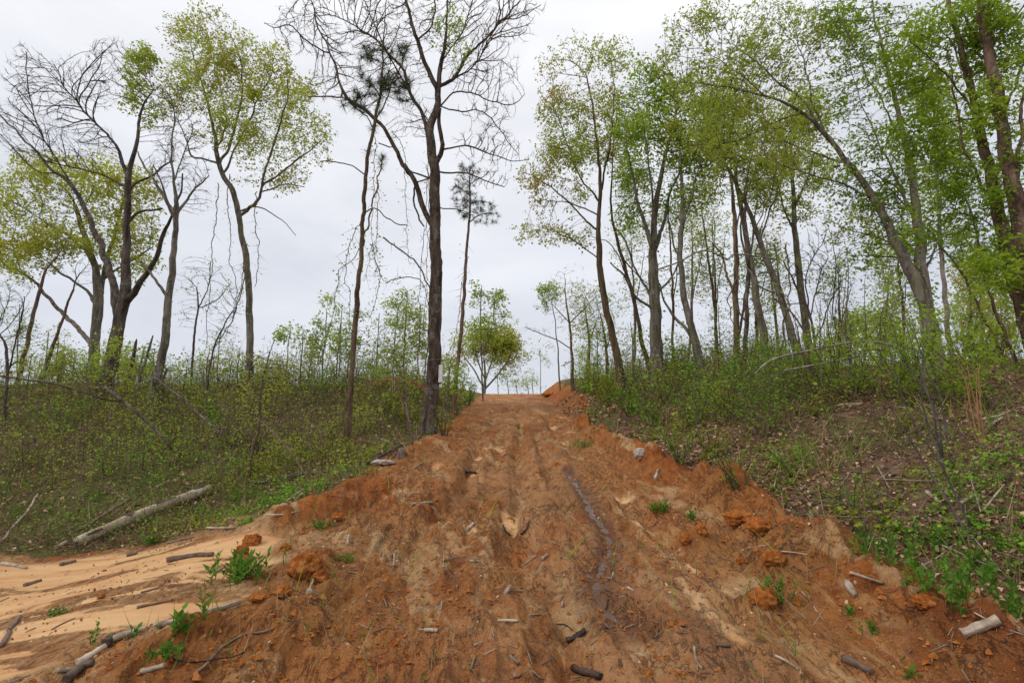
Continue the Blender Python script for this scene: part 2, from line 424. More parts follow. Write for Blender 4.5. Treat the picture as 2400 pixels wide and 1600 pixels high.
def mat_wood(name, a, b, dirt=(.20, .12, .07), dr=.4, stretch=(1, 1, 1), rough=.75):
    m, nt, out = newmat(name)
    n1 = noise(nt, 14, 5, .6, stretch=stretch); n2 = noise(nt, 3.5, 4, .6)
    c = mixc(nt, maprange(nt, n1, .35, .65), a, b)
    c = mixc(nt, maprange(nt, n2, .5, .68, 0, dr), c, dirt)
    nt.links.new(bsdf(nt, c, rough, .25, n1, .01, .6), out.inputs[0]); return m
M = {}
M['leaf_yellow'] = mat_leaf('leaf_yellow', (.34, .31, .07), (.42, .47, .09))
M['leaf_olive'] = mat_leaf('leaf_olive', (.32, .32, .08), (.36, .46, .09))
M['leaf_rust'] = mat_leaf('leaf_rust', (.40, .28, .11), (.34, .42, .09))
M['leaf_green'] = mat_leaf('leaf_green', (.19, .27, .04), (.35, .46, .075))
M['leaf_beech'] = mat_leaf('leaf_beech', (.16, .25, .03), (.34, .45, .055), .5)
M['leaf_fresh'] = mat_leaf('leaf_fresh', (.24, .31, .08), (.40, .47, .13))
M['leaf_brush'] = mat_leaf('leaf_brush', (.14, .14, .022), (.34, .40, .05), .35)
M['leaf_herb'] = mat_leaf('leaf_herb', (.09, .19, .022), (.22, .40, .045), .3)
M['leaf_plant'] = mat_leaf('leaf_plant', (.055, .13, .02), (.15, .28, .045), .35)
M['leaf_dry'] = mat_leaf('leaf_dry', (.15, .06, .03), (.58, .38, .26), .1)
M['needle'] = mat_leaf('needle', (.06, .075, .05), (.12, .145, .08), .1)
M['needle_dead'] = mat_leaf('needle_dead', (.22, .07, .03), (.3, .12, .05), .2)
M['straw'] = mat_leaf('straw', (.22, .15, .08), (.42, .31, .17), .2)
M['straw_stem'] = mat_wood('straw_stem', (.26,.13,.06), (.38,.21,.10), dr=.1)
M['twig'] = mat_bark('twig_bark', (.06, .038, .026), (.20, .14, .10), mossy=.1)
M['twig_purple'] = mat_bark('twig_bark_grey', (.07, .055, .055), (.17, .14, .135), mossy=.05)
M['twig_green'] = mat_bark('twig_bark_olive', (.07, .06, .03), (.15, .13, .07), mossy=.2)
M['bark_dark'] = mat_bark('bark_dark', (.035, .026, .022), (.135, .105, .085), mossy=.12, lichen=.25)
M['bark_main'] = mat_bark('bark_furrowed', (.030, .021, .017), (.125, .092, .073), mossy=.1, lichen=.3)
M['bark_brown'] = mat_bark('bark_brown', (.05, .034, .022), (.19, .125, .08), mossy=.22)
M['bark_grey'] = mat_bark('bark_grey', (.07, .058, .048), (.24, .205, .165), mossy=.28, lichen=.4)
M['bark_pale'] = mat_bark('bark_pale', (.13, .10, .085), (.34, .29, .25), mossy=.2, lichen=.5)
M['bark_red'] = mat_bark('bark_reddish', (.07, .04, .03), (.21, .13, .10), mossy=.2, lichen=.2)
M['log_wood'] = mat_wood('log_wood', (.34, .25, .17), (.60, .51, .40), dr=.6, stretch=(1, 1, 1))
M['log_end'] = mat_wood('log_end', (.34, .28, .2), (.5, .43, .33), dr=.3)
M['log_bark'] = mat_wood('log_bark_scrap', (.05, .035, .025), (.14, .10, .075), dr=.2)
M['stick_pale'] = mat_wood('stick_pale', (.17, .12, .08), (.47, .39, .30), dr=.3)
M['stick_brown'] = mat_wood('stick_brown', (.10, .065, .045), (.24, .17, .12), dr=.4)
M['stick_dark'] = mat_wood('stick_dark', (.010, .007, .006), (.040, .024, .02), dr=.2, rough=.45)
M['stone'] = mat_wood('stone_pale', (.26, .21, .17), (.42, .38, .33), dirt=(.35, .17, .08), dr=.5)
M['box_white'] = mat_wood('box_white', (.66, .65, .66), (.74, .73, .74), dirt=(.5, .48, .45), dr=.15, rough=.5)
M['strap'] = mat_wood('strap_grey', (.16, .14, .12), (.28, .26, .23), dr=.1)
M['cone'] = mat_wood('pine_cone', (.04, .025, .02), (.10, .06, .045))

def mat_ground():
    m, nt, out = newmat('soil')
    A = {k: attr(nt, k) for k in ('sand', 'wet', 'clay', 'litter', 'moss', 'worn', 'berm')}
    nb = noise(nt, 1.1, 5, .6); nm = noise(nt, 6, 5, .62); nf = noise(nt, 38, 4, .65); ng = noise(nt, 160, 3, .6)
    clay = mixc(nt, maprange(nt, nm, .36, .66), (.22, .066, .014), (.44, .155, .035))
    clay = mixc(nt, maprange(nt, nf, .52, .72, 0, .8), clay, (.55, .27, .115))
    clay = mixc(nt, maprange(nt, nb, .42, .64, 0, .75), clay, (.50, .23, .08))
    nr = noise(nt, 3.1, 6, .68, stretch=(2.4, .45, 1), dist=.4)
    clay = mixc(nt, maprange(nt, nr, .53, .66, 0, .75), clay, (.62, .36, .15))
    nd = noise(nt, 11, 6, .7, dist=.6)
    clay = mixc(nt, maprange(nt, nd, .57, .70, 0, .6), clay, (.20, .066, .02))
    clay = mixc(nt, maprange(nt, ng, .60, .74, 0, .5), clay, (.16, .058, .022))
    clay = mixc(nt, maprange(nt, noise(nt, 90, 3, .6), .62, .7, 0, .8), clay, (.68, .46, .24))
    nh = noise(nt, .7, 4, .6)
    clay = mixc(nt, math_(nt, 'MULTIPLY', A['worn'], maprange(nt, nm, .3, .62, .15, .8)), clay, mixc(nt, nf, (.40, .18, .07), (.66, .38, .19)))
    clay = mixc(nt, math_(nt, 'MULTIPLY', A['berm'], .7), clay, mixc(nt, maprange(nt, nm, .35, .65), (.24, .062, .010), (.50, .155, .026)))
    clay = mixc(nt, maprange(nt, nh, .5, .62, 0, .6), clay, mixc(nt, nm, (.25, .10, .028), (.50, .25, .085)))
    clay = mixc(nt, maprange(nt, nh, .46, .36, 0, .45), clay, mixc(nt, nm, (.25, .058, .010), (.45, .13, .024)))
    cz = noise(nt, 3.6, 7, .68, stretch=(1.7, .75, 1), dist=.9)
    ck = maprange(nt, math_(nt, 'ABSOLUTE', math_(nt, 'SUBTRACT', cz, .5)), .0, .020, 1., 0.)
    ck = math_(nt, 'MULTIPLY', ck, maprange(nt, nb, .44, .54))
    clay = mixc(nt, math_(nt, 'MULTIPLY', ck, .5), clay, (.15, .05, .018))
    sand = mixc(nt, maprange(nt, noise(nt, 2.2, 6, .6, stretch=(.5, 2.4, 1)), .35, .65), (.47, .25, .105), (.58, .365, .18))
    sand = mixc(nt, maprange(nt, noise(nt, 2.6, 6, .7, stretch=(.35, 2.2, 1)), .53, .64, 0, .8), sand, (.42, .17, .06))
    sand = mixc(nt, maprange(nt, ng, .62, .76, 0, .5), sand, (.30, .14, .06))
    litter = mixc(nt, maprange(nt, nm, .35, .65), (.085, .038, .019), (.30, .165, .092))
    litter = mixc(nt, maprange(nt, nf, .52, .66, 0, .7), litter, (.44, .30, .21))
    vo = nt.nodes.new('ShaderNodeTexVoronoi'); vo.inputs['Scale'].default_value = 17; tc_ = nt.nodes.new('ShaderNodeTexCoord'); nt.links.new(tc_.outputs['Object'], vo.inputs['Vector'])
    vs = nt.nodes.new('ShaderNodeSeparateColor'); nt.links.new(vo.outputs['Color'], vs.inputs[0])
    litter = mixc(nt, maprange(nt, vs.outputs[0], .45, 1, 0, .75), litter, (.33, .20, .13))
    litter = mixc(nt, maprange(nt, vs.outputs[1], .75, .8, 0, .6), litter, (.03, .018, .012))
    moss = mixc(nt, maprange(nt, nf, .35, .65), (.09, .07, .022), (.20, .19, .045))
    def edge(a, n, w=.22):   # mask broken up with noise
        return maprange(nt, math_(nt, 'ADD', a, math_(nt, 'MULTIPLY', math_(nt, 'SUBTRACT', math_(nt, 'ADD', math_(nt, 'MULTIPLY', n, .45), math_(nt, 'ADD', math_(nt, 'MULTIPLY', nd, .35), math_(nt, 'MULTIPLY', nf, .2))), .5), 1.9)), .5 - w, .5 + w)
    g = mixc(nt, edge(A['moss'], nm), litter, moss)
    c = mixc(nt, edge(A['clay'], nm, .15), g, clay)
    c = mixc(nt, edge(A['sand'], nm, .16), c, sand)
    wetf = math_(nt, 'MULTIPLY', edge(A['wet'], nm, .35), 1.)
    c = mixc(nt, wetf, c, mixc(nt, 1., c, (.50, .43, .42), 'MULTIPLY'))
    rough = maprange(nt, wetf, 0, 1, .93, .42)
    bh = math_(nt, 'ADD', math_(nt, 'MULTIPLY', nf, .6), math_(nt, 'ADD', math_(nt, 'MULTIPLY', ng, .25), math_(nt, 'MULTIPLY', nm, .7)))
    bh = math_(nt, 'ADD', bh, math_(nt, 'MULTIPLY', nd, .7)); bh = math_(nt, 'SUBTRACT', bh, math_(nt, 'MULTIPLY', ck, .45))
    p = nt.nodes.new('ShaderNodeBsdfPrincipled'); nt.links.new(c, p.inputs['Base Color']); nt.links.new(rough, p.inputs['Roughness'])
    p.inputs['Specular IOR Level'].default_value = .25
    b = nt.nodes.new('ShaderNodeBump'); b.inputs['Distance'].default_value = .075
    nt.links.new(maprange(nt, A['sand'], .6, 1, 1., .2), b.inputs['Strength'])
    nt.links.new(bh, b.inputs['Height']); nt.links.new(b.outputs[0], p.inputs['Normal'])
    nt.links.new(p.outputs[0], out.inputs[0]); return m
M['ground'] = mat_ground()
def mat_water():
    m, nt, out = newmat('muddy_water')
    p = nt.nodes.new('ShaderNodeBsdfPrincipled'); p.inputs['Base Color'].default_value = (.10, .05, .032, 1)
    p.inputs['Roughness'].default_value = .07; p.inputs['IOR'].default_value = 1.33; p.inputs['Specular IOR Level'].default_value = .6
    b = nt.nodes.new('ShaderNodeBump'); b.inputs['Strength'].default_value = .35; b.inputs['Distance'].default_value = .01
    nt.links.new(noise(nt, 30, 3), b.inputs['Height']); nt.links.new(b.outputs[0], p.inputs['Normal'])
    nt.links.new(p.outputs[0], out.inputs[0]); return m
M['water'] = mat_water()

# ------------------------------------------------------------------ build the terrain
def build_ground():
    th = np.radians(np.concatenate([np.linspace(-180, -62, 34, endpoint=False), np.linspace(-62, 62, 820), np.linspace(62, 180, 35)[1:]]))[:-1]
    r = np.concatenate([[.3, .8, 1.3], np.exp(np.linspace(math.log(1.7), math.log(46), 500)), np.exp(np.linspace(math.log(48), math.log(900), 26))])
    R, TH = np.meshgrid(r, th, indexing='ij')
    X = R * np.sin(TH); Y = R * np.cos(TH)
    H, A = full_h(X, Y, True)
    mossn = fbm(X * .6, Y * .6, 201, 3)
    moss = np.clip(.45 + 1.2 * mossn + .35 * sst(0, -3, X) - .5 * sst(4, 7, X), 0, 1)
    V = np.stack([X, Y, H], -1).reshape(-1, 3)
    nr, ntn = R.shape
    i, j = np.meshgrid(np.arange(nr - 1), np.arange(ntn), indexing='ij'); j2 = (j + 1) % ntn
    F = np.stack([i * ntn + j, i * ntn + j2, (i + 1) * ntn + j2, (i + 1) * ntn + j], -1).reshape(-1, 4)[:, ::-1]
    at = dict(sand=A['sand'].ravel(), wet=A['wet'].ravel(), clay=A['clay'].ravel(), moss=moss.ravel(), worn=A['worn'].ravel(), berm=A['berm'].ravel(), litter=(1 - A['clay']).ravel())
    fs = A['sandm'].ravel()[F].mean(1); fc = A['clay'].ravel()[F].mean(1)
    cls = np.where(fs > .4, 2, np.where(fc > .5, 1, 0))
    for c, nm in ((0, 'ground'), (1, 'dirt_road'), (2, 'sand_flat')):
        Fc = F[cls == c]; used = np.unique(Fc); remap = np.zeros(len(V), np.int64); remap[used] = np.arange(len(used))
        me = mesh_np(nm, V[used], remap[Fc], M['ground'], {k: v[used] for k, v in at.items()})
        TRIS[0] += 2 * len(Fc)
        obj(nm, me, kind='structure')
build_ground()

def build_water():
    acc = Acc()
    P = resample(P_RILL, .06)
    n = len(P); T = unit(np.gradient(P, axis=0)); Nn = np.stack([-T[:, 1], T[:, 0]], 1)
    t = np.linspace(0, 1, n)
    # a level sheet lying in the groove: the clay itself cuts its edge
    Zc = np.min([full_h(P[:, 0] + Nn[:, 0] * o, P[:, 1] + Nn[:, 1] * o) for o in (-.04, -.02, 0, .02, .04)], 0)
    Z = np.convolve(np.pad(Zc, 3, 'edge'), np.ones(7) / 7, 'valid') + .005 + .007 * fbm(np.arange(n) * .16, np.zeros(n), 77, 2)
    Z[0] -= .03; Z[-1] -= .04
    rows = []
    for k in (-1, -.5, 0, .5, 1):
        q = P + Nn * (k * .11); rows.append(np.column_stack([q, Z]))
    V = np.stack(rows, 1).reshape(-1, 3)
    i, j = np.meshgrid(np.arange(n - 1), np.arange(4), indexing='ij')
    F = np.stack([i * 5 + j, i * 5 + j + 1, (i + 1) * 5 + j + 1, (i + 1) * 5 + j], -1).reshape(-1, 4)[:, ::-1]
    acc.add(V, F)
    obj('water', acc.mesh('water', M['water']), kind='structure')
build_water()

# ------------------------------------------------------------------ trees
def grow(nodes, par, att, step, iters, r, jit=.25, grav=.0, maxn=6000):
    nodes = [np.asarray(n, float) for n in nodes]; par = list(par)
    att = np.asarray(att, float)
    N = np.array(nodes); DR = unit(N - N[np.maximum(par, 0)]) * .3
    att0 = None; D = np.full(len(att), 1e9); I = np.zeros(len(att), int)
    def upd(newidx, pts):
        nonlocal D, I
        if not len(pts): return
        for c in range(0, len(pts), 256):
            d = np.linalg.norm(att[:, None] - pts[None, c:c + 256], axis=2); k = d.argmin(1); dm = d[np.arange(len(att)), k]
            m = dm < D; D[m] = dm[m]; I[m] = np.asarray(newidx)[c + k[m]]
    upd(np.arange(len(N)), N)
    for it in range(iters):
        keep = D > step * 1.25; att = att[keep]; D = D[keep]; I = I[keep]
        if not len(att) or len(nodes) > maxn: break
        ui, inv = np.unique(I, return_inverse=True)
        dirs = unit(att - N[I]); s = np.zeros((len(ui), 3)); np.add.at(s, inv, dirs)
        s = unit(unit(s) + .75 * DR[ui] + r.normal(0, jit * .7, s.shape) + np.array([0, 0, grav]))
        new = N[ui] + s * step
        idx = np.arange(len(nodes), len(nodes) + len(new))
        nodes.extend(new); par.extend(ui.tolist()); N = np.vstack([N, new]); DR = np.vstack([DR, s])
        upd(idx, new)
        if it > 40:  # cull attractors that no longer get nearer
            st = r.random(len(att)) > .012; att = att[st]; D = D[st]; I = I[st]
    return N, np.array(par)

def make_tree(name, label, cat, group, Y, trunk, limbs=(), blobs=(), natt=900, step=None, leaves=0, leaf='leaf_green', lsize=.09,
              bark='bark_grey', twig='twig', rtip=.0055, seed=1, dY=0., jit=.28, twigs=.7, grav=.03, wid=.30, base=True,
              leafblobs=None, ivy=0, droop=.15, spread=.14, needles=0, hang=0):
    r = np.random.default_rng(seed); step = (step * .55 if step else .0088 * Y) * (.8 if natt < 450 else 1); natt = int(natt * 1.5)
    k = Y / FP
    def lift(pts, y0, y1):
        n = len(pts); out = []
        L = np.concatenate([[0], np.cumsum([math.hypot(pts[i+1][0]-pts[i][0], pts[i+1][1]-pts[i][1]) for i in range(n-1)])])
        for i, p in enumerate(pts):
            y = y0 + (y1 - y0) * (L[i] / max(L[-1], 1))
            q = up(p[0], p[1], y); out.append([*q, max(p[2], .8) * .5 * k * (.82 if p[2] > 8 else .72)])
        return np.array(out)
    T = lift(trunk, Y, Y + dY)
    if base:
        b = T[0].copy(); b[2] = ground_z(b[0], b[1])
        if T[0][2] > b[2] + .1:
            d = unit(T[1][:3] - T[0][:3]); b[0] -= d[0] / max(d[2], .3) * (T[0][2] - b[2]) * .6; b[2] = ground_z(b[0], b[1])
            T = np.vstack([b, T])
        else: T[0] = b
        low = T[0].copy(); low[2] -= .25; low[3] *= 1.25
        T = np.vstack([low, T]); 
        f = T[1].copy(); f[:3] = T[1][:3] + (T[2][:3] - T[1][:3]) * min(.5, .35 / max(np.linalg.norm(T[2][:3] - T[1][:3]), .01)); f[3] = min(T[1][3], T[2][3] * 1.05); T[1, 3] *= 1.22
        T = np.insert(T, 2, f, 0)
    origin = (T[1][:3] if base else T[0][:3]).copy()
    root = empty(name, tuple(origin), label, cat, group)
    nodes = []; par = []; rad = []; chains = []
    Tr = resample(T, step * 1.2, .010 * math.sqrt(Y) * .5, seed)
    Tr[:, 3] = np.maximum(Tr[:, 3], .004)
    ids = []
    for i, q in enumerate(Tr):
        ids.append(len(nodes)); nodes.append(q[:3]); par.append(-1 if i == 0 else ids[-2]); rad.append(q[3])
    acc = Acc(); kk = 14 if T[:, 3].max() > .08 else 8
    V, F = tube(Tr[:, :3], Tr[:, 3], kk, .16, seed); acc.add(V, F)
    cap_at = len(ids)
    obj('trunk', acc.mesh('trunk', M[bark], origin), root)
    for li, lb in enumerate(limbs):
        p0 = np.array(lb[0][:2], float)
        # attach to nearest node in the picture plane
        q = up(lb[0][0], lb[0][1], Y)
        NN = np.array(nodes); dd = np.hypot(NN[:, 0] - q[0], NN[:, 2] - q[2]); a = int(dd.argmin())
        y0 = nodes[a][1]; Lp = np.linalg.norm(np.array(lb[-1][:2]) - p0) * k
        y1 = y0 + r.uniform(-.45, .45) * Lp
        Pl = lift(lb, y0, y1); Pl[0, :3] = nodes[a]; Pl[0, 3] = min(max(Pl[0, 3], Pl[1, 3]), rad[a] * .9)
        Lr = resample(Pl, step * 1.2, .014 * math.sqrt(Y) * .6, seed * 31 + li); Lr[:, 3] = np.maximum(Lr[:, 3], .004)
        acc = Acc(); V, F = tube(Lr[:, :3], Lr[:, 3], max(6, sides(Lr[0, 3])), .12, seed + li); acc.add(V, F)
        obj('limb', acc.mesh('limb', M[bark], origin), root)
        prev = a
        for q in Lr[1:]:
            nodes.append(q[:3]); par.append(prev); rad.append(q[3]); prev = len(nodes) - 1
    ns = len(nodes)
    att = []
    if blobs:
        vol = np.array([b[2] * b[3] for b in blobs], float); vol /= vol.sum()
        for b, w in zip(blobs, vol):
            n = int(natt * w) + 3
            u = unit(r.normal(0, 1, (n, 3))) * (r.random((n, 1)) ** .42)
            cyy = Y + (b[4] if len(b) > 4 else dY * .5)
            rx, rz = b[2], b[3]; ry = .75 * min(rx, rz * 1.4) * k
            for e in u:
                yy = cyy + e[1] * ry
                att.append(up(b[0] + e[0] * rx, b[1] - e[2] * rz, yy))
    lo_start = max(2, int(ns * 0))
    if att:
        # grow from upper 80 percent of the skeleton
        N, P = grow(nodes, par, att, step, 120, r, jit, grav)
    else: N, P = np.array(nodes), np.array(par)
    n = len(N); R = np.zeros(n)
    if n > ns:
        ch = [[] for _ in range(n)]
        for i in range(ns, n): ch[P[i]].append(i)
        e = 2.05; acc_r = np.zeros(n); 
        for i in range(n - 1, ns - 1, -1):
            if acc_r[i] == 0: acc_r[i] = rtip ** e
            acc_r[P[i]] += acc_r[i] if P[i] >= ns else 0
        R[ns:] = acc_r[ns:] ** (1 / e); R[:ns] = rad
        depth_ok = np.ones(n, bool)
        for i in range(ns, n):
            p = P[i]; R[i] = min(R[i], R[p] * (.75 if p < ns else .97))
            R[i] = max(R[i], rtip * .8)
        ba = Acc(); done = set()
        for i in range(ns, n):
            if i in done: continue
            chain = [P[i], i]; done.add(i); c = i
            while ch[c]:
                nx = [q for q in ch[c] if q not in done]
                if not nx: break
                c = max(nx, key=lambda q: R[q]); chain.append(c); done.add(c)
            Pt = N[chain]; Rt = R[chain].copy(); Rt[0] = Rt[1]
            if len(chain) > 3: Pt = Pt.copy(); Pt[1:-1] = .5 * Pt[1:-1] + .25 * (Pt[2:] + Pt[:-2])
            Rt[-1] *= .6
            V, F = tube(Pt, Rt, sides(Rt[0])); ba.add(V, F)
        thin = np.nonzero(R[ns:] < rtip * 3.2)[0] + ns
        m = int(len(thin) * twigs)
        if m:
            s = r.choice(thin, m); pd = unit(N[s] - N[P[s]])
            d = unit((pd + r.normal(0, .75, (m, 3)) + np.array([0, 0, .1])) * ([1, 1, .3] if leaf == 'leaf_beech' else [1, 1, 1])); L = step * r.uniform(.8, 2.4, (m, 1))
            V, F = cones(N[s], N[s] + d * L, rtip * .8); ba.add(V, F)
            tips = N[s] + d * L
        obj('branches', ba.mesh('branches', M[twig], origin), root, 'stuff')
        if leaves:
            cand = np.nonzero(R[ns:] < rtip * 4)[0] + ns
            pts = N[cand]
            if m: pts = np.vstack([pts, tips, tips])
            if leafblobs is not None:
                # keep anchor points inside the leafy part of the crown
                dyv = pts[:, 1]; zz = pts[:, 2] - CAM_H
                yv = (zz * CP - dyv * SP) / (dyv * CP + zz * SP); fx = pts[:, 0] / (dyv * CP + zz * SP)
                pxx = 1176 + FP * fx; pyy = 784 - FP * yv; ok = np.zeros(len(pts), bool)
                for b in leafblobs: ok |= ((pxx - b[0]) / b[2]) ** 2 + ((pyy - b[1]) / b[3]) ** 2 < r.uniform(.5, 1.2, len(pts))
                pts = pts[ok]
            if len(pts):
                w = np.clip(.6 + 1.3 * np.array(fbm(pts[:, 0] * 1.5 / (Y * .07), pts[:, 2] * 1.5 / (Y * .07), seed, 3)), .1, 2) ; w /= w.sum()
                s = np.repeat(r.choice(len(pts), leaves // 4 + 1, p=w), 4)[:leaves]
                off = np.repeat(r.normal(0, spread * .45, (leaves // 4 + 1, 3)), 4, 0)[:leaves] * (Y / 15)
                p = pts[s] + off * ([1, 1, .45] if leaf == 'leaf_beech' else [1, 1, 1]) + r.normal(0, lsize * .45, (leaves, 3)) + 0 * r.normal(0, spread * .5, (leaves, 3)) * ([1, 1, .45] if leaf == 'leaf_beech' else [1, 1, 1]) * (Y / 15)
                d = unit(r.normal(0, 1, (leaves, 3)) * [1, 1, .35 if leaf == 'leaf_beech' else .6] + [0, 0, -droop * 2])
                t = np.clip(.5 + .9 * fbm(p[:, 0] * .8, p[:, 2] * .8, seed + 5, 2) + r.normal(0, .22, leaves), 0, 1)
                V, F = leaf_cards(p, d, lsize * .85 * r.uniform(.5, 1.45, leaves), wid, r)
                la = Acc(); la.add(V, F, np.repeat(t, 4))
                obj('foliage', la.mesh('foliage', M[leaf], origin, False), root, 'stuff')
    if ivy:
        # leaves hugging the trunk
        q = Tr[r.integers(1, max(2, int(len(Tr) * .75)), ivy)]
        a = r.uniform(0, 6.28, ivy); rr = q[:, 3] + r.exponential(.05, ivy)
        p = q[:, :3] + np.stack([np.cos(a) * rr, np.sin(a) * rr, r.normal(0, step * .5, ivy)], 1)
        d = unit(np.stack([np.cos(a), np.sin(a), -.5 + 0 * a], 1) + r.normal(0, .5, (ivy, 3)))
        V, F = leaf_cards(p, d, lsize * r.uniform(.5, 1.1, ivy), .34, r); la = Acc(); la.add(V, F, np.repeat(r.random(ivy), 4))
        obj('climbing_leaves', la.mesh('climbing_leaves', M['leaf_green'], origin, False), root, 'stuff')
    return root, N, R, P, ns

def needle_tufts(parent, origin, C, rad, per, r, mat='needle', name='needles'):
    C = np.repeat(np.asarray(C), per, 0); n = len(C)
    d = unit(r.normal(0, 1, (n, 3)) + [0, 0, .35]); L = rad * r.uniform(.6, 1.1, n)
    sd_ = unit(np.cross(d, r.normal(0, 1, (n, 3)))) * .0035
    Tb = d * L[:, None] * .06
    V = np.stack([C + Tb - sd_, C + Tb + sd_, C + d * L[:, None] + sd_ * .4 - [0, 0, .02], C + d * L[:, None] - sd_ * .4 - [0, 0, .02]], 1).reshape(-1, 3)
    a = Acc(); a.add(V, np.arange(4 * n).reshape(n, 4), np.repeat(r.random(n), 4))
    obj(name, a.mesh(name, M[mat], origin, False), parent, 'stuff')
def T(*a, **k): return make_tree(*a, **k)
# ---- left side
T('bare_pole_tree', 'slim bare pole trunk leaning right, nearer the left edge of the two thin leaning poles', 'tree', None, 19,
  [(38,890,11),(60,800,11),(82,700,9),(105,620,7)], [], [(150,560,40,60)], 60, seed=11, bark='bark_red', twig='twig_purple', rtip=.0055, twigs=.6)
T('bare_pole_tree', 'thin bare pole trunk leaning right, the pole closer to the big forked tree', 'tree', None, 20,
  [(88,900,10),(110,830,10),(140,740,8),(168,665,6)], [], [(190,620,40,40)], 50, seed=12, bark='bark_red', twig='twig_purple', rtip=.0055, twigs=.6)
T('maple_tree', 'broad green and yellow crowned tree behind the bare forked tree at far left', 'tree', None, 23,
  [(208,900,26),(216,800,24),(224,700,23),(220,620,18),(200,560,14),(172,470,10)],
  [[(214,800,14),(170,745,12),(115,690,10),(70,640,8),(0,600,6)], [(222,690,14),(240,620,12),(262,540,9),(285,450,6)], [(222,700,12),(188,660,8),(120,610,6)], [(206,580,8),(150,540,7),(90,500,5)],[(232,640,8),(300,600,6),(350,570,4)]],
  [(90,420,110,70),(230,430,120,75),(20,500,60,70),(130,530,120,75),(290,520,90,60),(330,450,50,50),(60,590,90,45),(300,600,70,40)], 1900, leaves=19000, leaf='leaf_yellow', lsize=.15, bark='bark_grey', twig='twig_green', seed=13, spread=.22, jit=.3, twigs=.7)
T('forked_tree', 'large dark bare tree forking low into three limbs near the left edge', 'tree', None, 15,
  [(236,905,40),(262,800,36),(270,755,32),(286,690,30),(290,600,22),(291,520,19),(294,440,17),(296,400,15),(312,340,11),(326,250,7),(350,205,4)],
  [[(270,740,24),(262,670,20),(240,590,17),(216,525,15),(190,470,13),(165,425,11),(128,395,9),(70,335,7),(20,285,6),(-30,235,4)],
   [(282,700,20),(318,650,15),(352,600,13),(378,540,10),(392,500,8),(412,450,6),(420,400,4)],
   [(291,415,12),(280,370,10),(262,325,8),(225,290,7),(180,240,6),(152,205,4),(125,150,3)],
   [(296,440,9),(325,415,7),(370,385,6),(400,370,4)],
   [(292,520,9),(318,490,8),(372,480,6)],
   [(110,380,6),(92,300,5),(64,200,4),(60,120,3)],
   [(290,430,8),(230,400,6),(170,385,5),(100,370,3)],
   [(165,425,6),(140,400,5),(90,395,4),(20,330,3)]],
  [(60,190,60,90),(150,200,60,70),(220,190,60,70),(300,170,60,80),(350,250,40,70),(20,280,50,60),(120,300,60,60),(200,330,70,50),(380,330,30,50),(250,120,60,40),(90,350,60,40)], 3600, leaves=2600,
  leafblobs=[(325,170,45,60),(330,240,50,60),(345,130,30,30)], leaf='leaf_olive', lsize=.10, bark='bark_dark', twig='twig_purple', rtip=.0065, seed=14, twigs=1.5)
T('bare_tree', 'bare grey tree with a broken side branch right of the low forked tree', 'tree', None, 14,
  [(342,950,26),(360,870,22),(378,790,20),(386,700,19),(396,600,16),(404,510,14),(406,480,13),(400,420,8),(395,350,6),(402,260,4)],
  [[(404,500,11),(378,455,10),(350,410,8),(325,370,6),(318,350,4)], [(406,490,10),(432,455,7),(455,430,6),(480,405,3)], [(384,690,9),(362,650,8),(340,622,7),(322,598,4)],
   [(404,500,6),(388,480,8),(372,430,6),(352,380,4)], [(400,420,5),(420,360,4),(440,300,3)]],
  [(410,320,55,90),(370,400,40,60),(440,400,50,60),(390,230,40,50),(440,330,40,60),(460,460,30,40)], 2000, bark='bark_grey', twig='twig_purple', rtip=.0055, seed=15, twigs=1.5)
T('oak_tree', 'tall slender tree with yellow green crown standing apart, left of the vine covered pine', 'tree', None, 16.5,
  [(576,925,19),(574,820,18),(572,700,17),(568,620,17),(556,540,15),(547,490,15),(536,440,14),(515,405,13),(502,375,13),(493,310,9),(478,240,7),(455,170,5),(440,110,3)],
  [[(502,378,9),(525,345,8),(540,290,7),(556,210,6),(552,140,4),(530,80,3)], [(500,378,8),(470,366,6),(440,360,6),(432,330,4),(405,270,3)],
   [(556,500,9),(585,470,9),(600,435,8),(612,380,6),(632,320,6),(655,240,4),(660,180,3)], [(598,440,7),(640,400,6),(690,365,5),(740,325,3)],
   [(516,400,8),(530,370,7),(545,330,6),(590,240,5),(625,170,4)], [(600,445,5),(650,425,4),(700,430,3)],[(548,490,6),(590,475,4),(640,500,3),(680,540,2)],[(498,350,6),(520,280,5),(500,180,4),(480,100,3)]],
  [(440,80,60,55),(520,110,70,60),(580,160,70,70),(630,240,80,70),(440,180,70,60),(520,240,80,70),(600,310,80,60),(670,320,60,60),(730,320,40,60),(410,240,50,50),(470,40,60,30),(650,400,70,40),(630,150,40,50),(700,230,30,50),(500,310,60,40)],
  2800, leaves=21000, leaf='leaf_yellow', lsize=.095, bark='bark_grey', twig='twig_green', rtip=.0045, seed=16, spread=.16, twigs=.9, jit=.24)
r_, *_x = T('vine_covered_pine', 'thin leaning pine draped in bare vines, left of the big bare tree', 'pine tree', None, 10.4,
  [(793,1030,19),(803,930,17),(812,800,14),(820,700,14),(828,600,12),(836,480,11),(846,360,10),(862,280,9),(875,200,7),(880,120,5),(885,30,3),(886,-60,3)],
  [[(834,575,6),(850,500,6),(866,420,5),(880,360,4)], [(838,490,5),(860,478,4),(900,510,4),(940,520,3)], [(836,402,5),(800,380,4),(762,372,4),(738,370,3)],
   [(862,285,6),(885,235,5),(905,180,5),(930,130,4),(945,90,2)], [(858,300,4),(835,260,4),(800,235,3),(782,250,2)], [(872,225,4),(850,190,3),(830,180,2)]],
  [(880,200,45,50),(850,130,40,40),(915,210,45,45),(820,235,40,30),(900,120,35,40)], 170, bark='bark_brown', twig='twig', rtip=.0045, seed=17, twigs=.5)
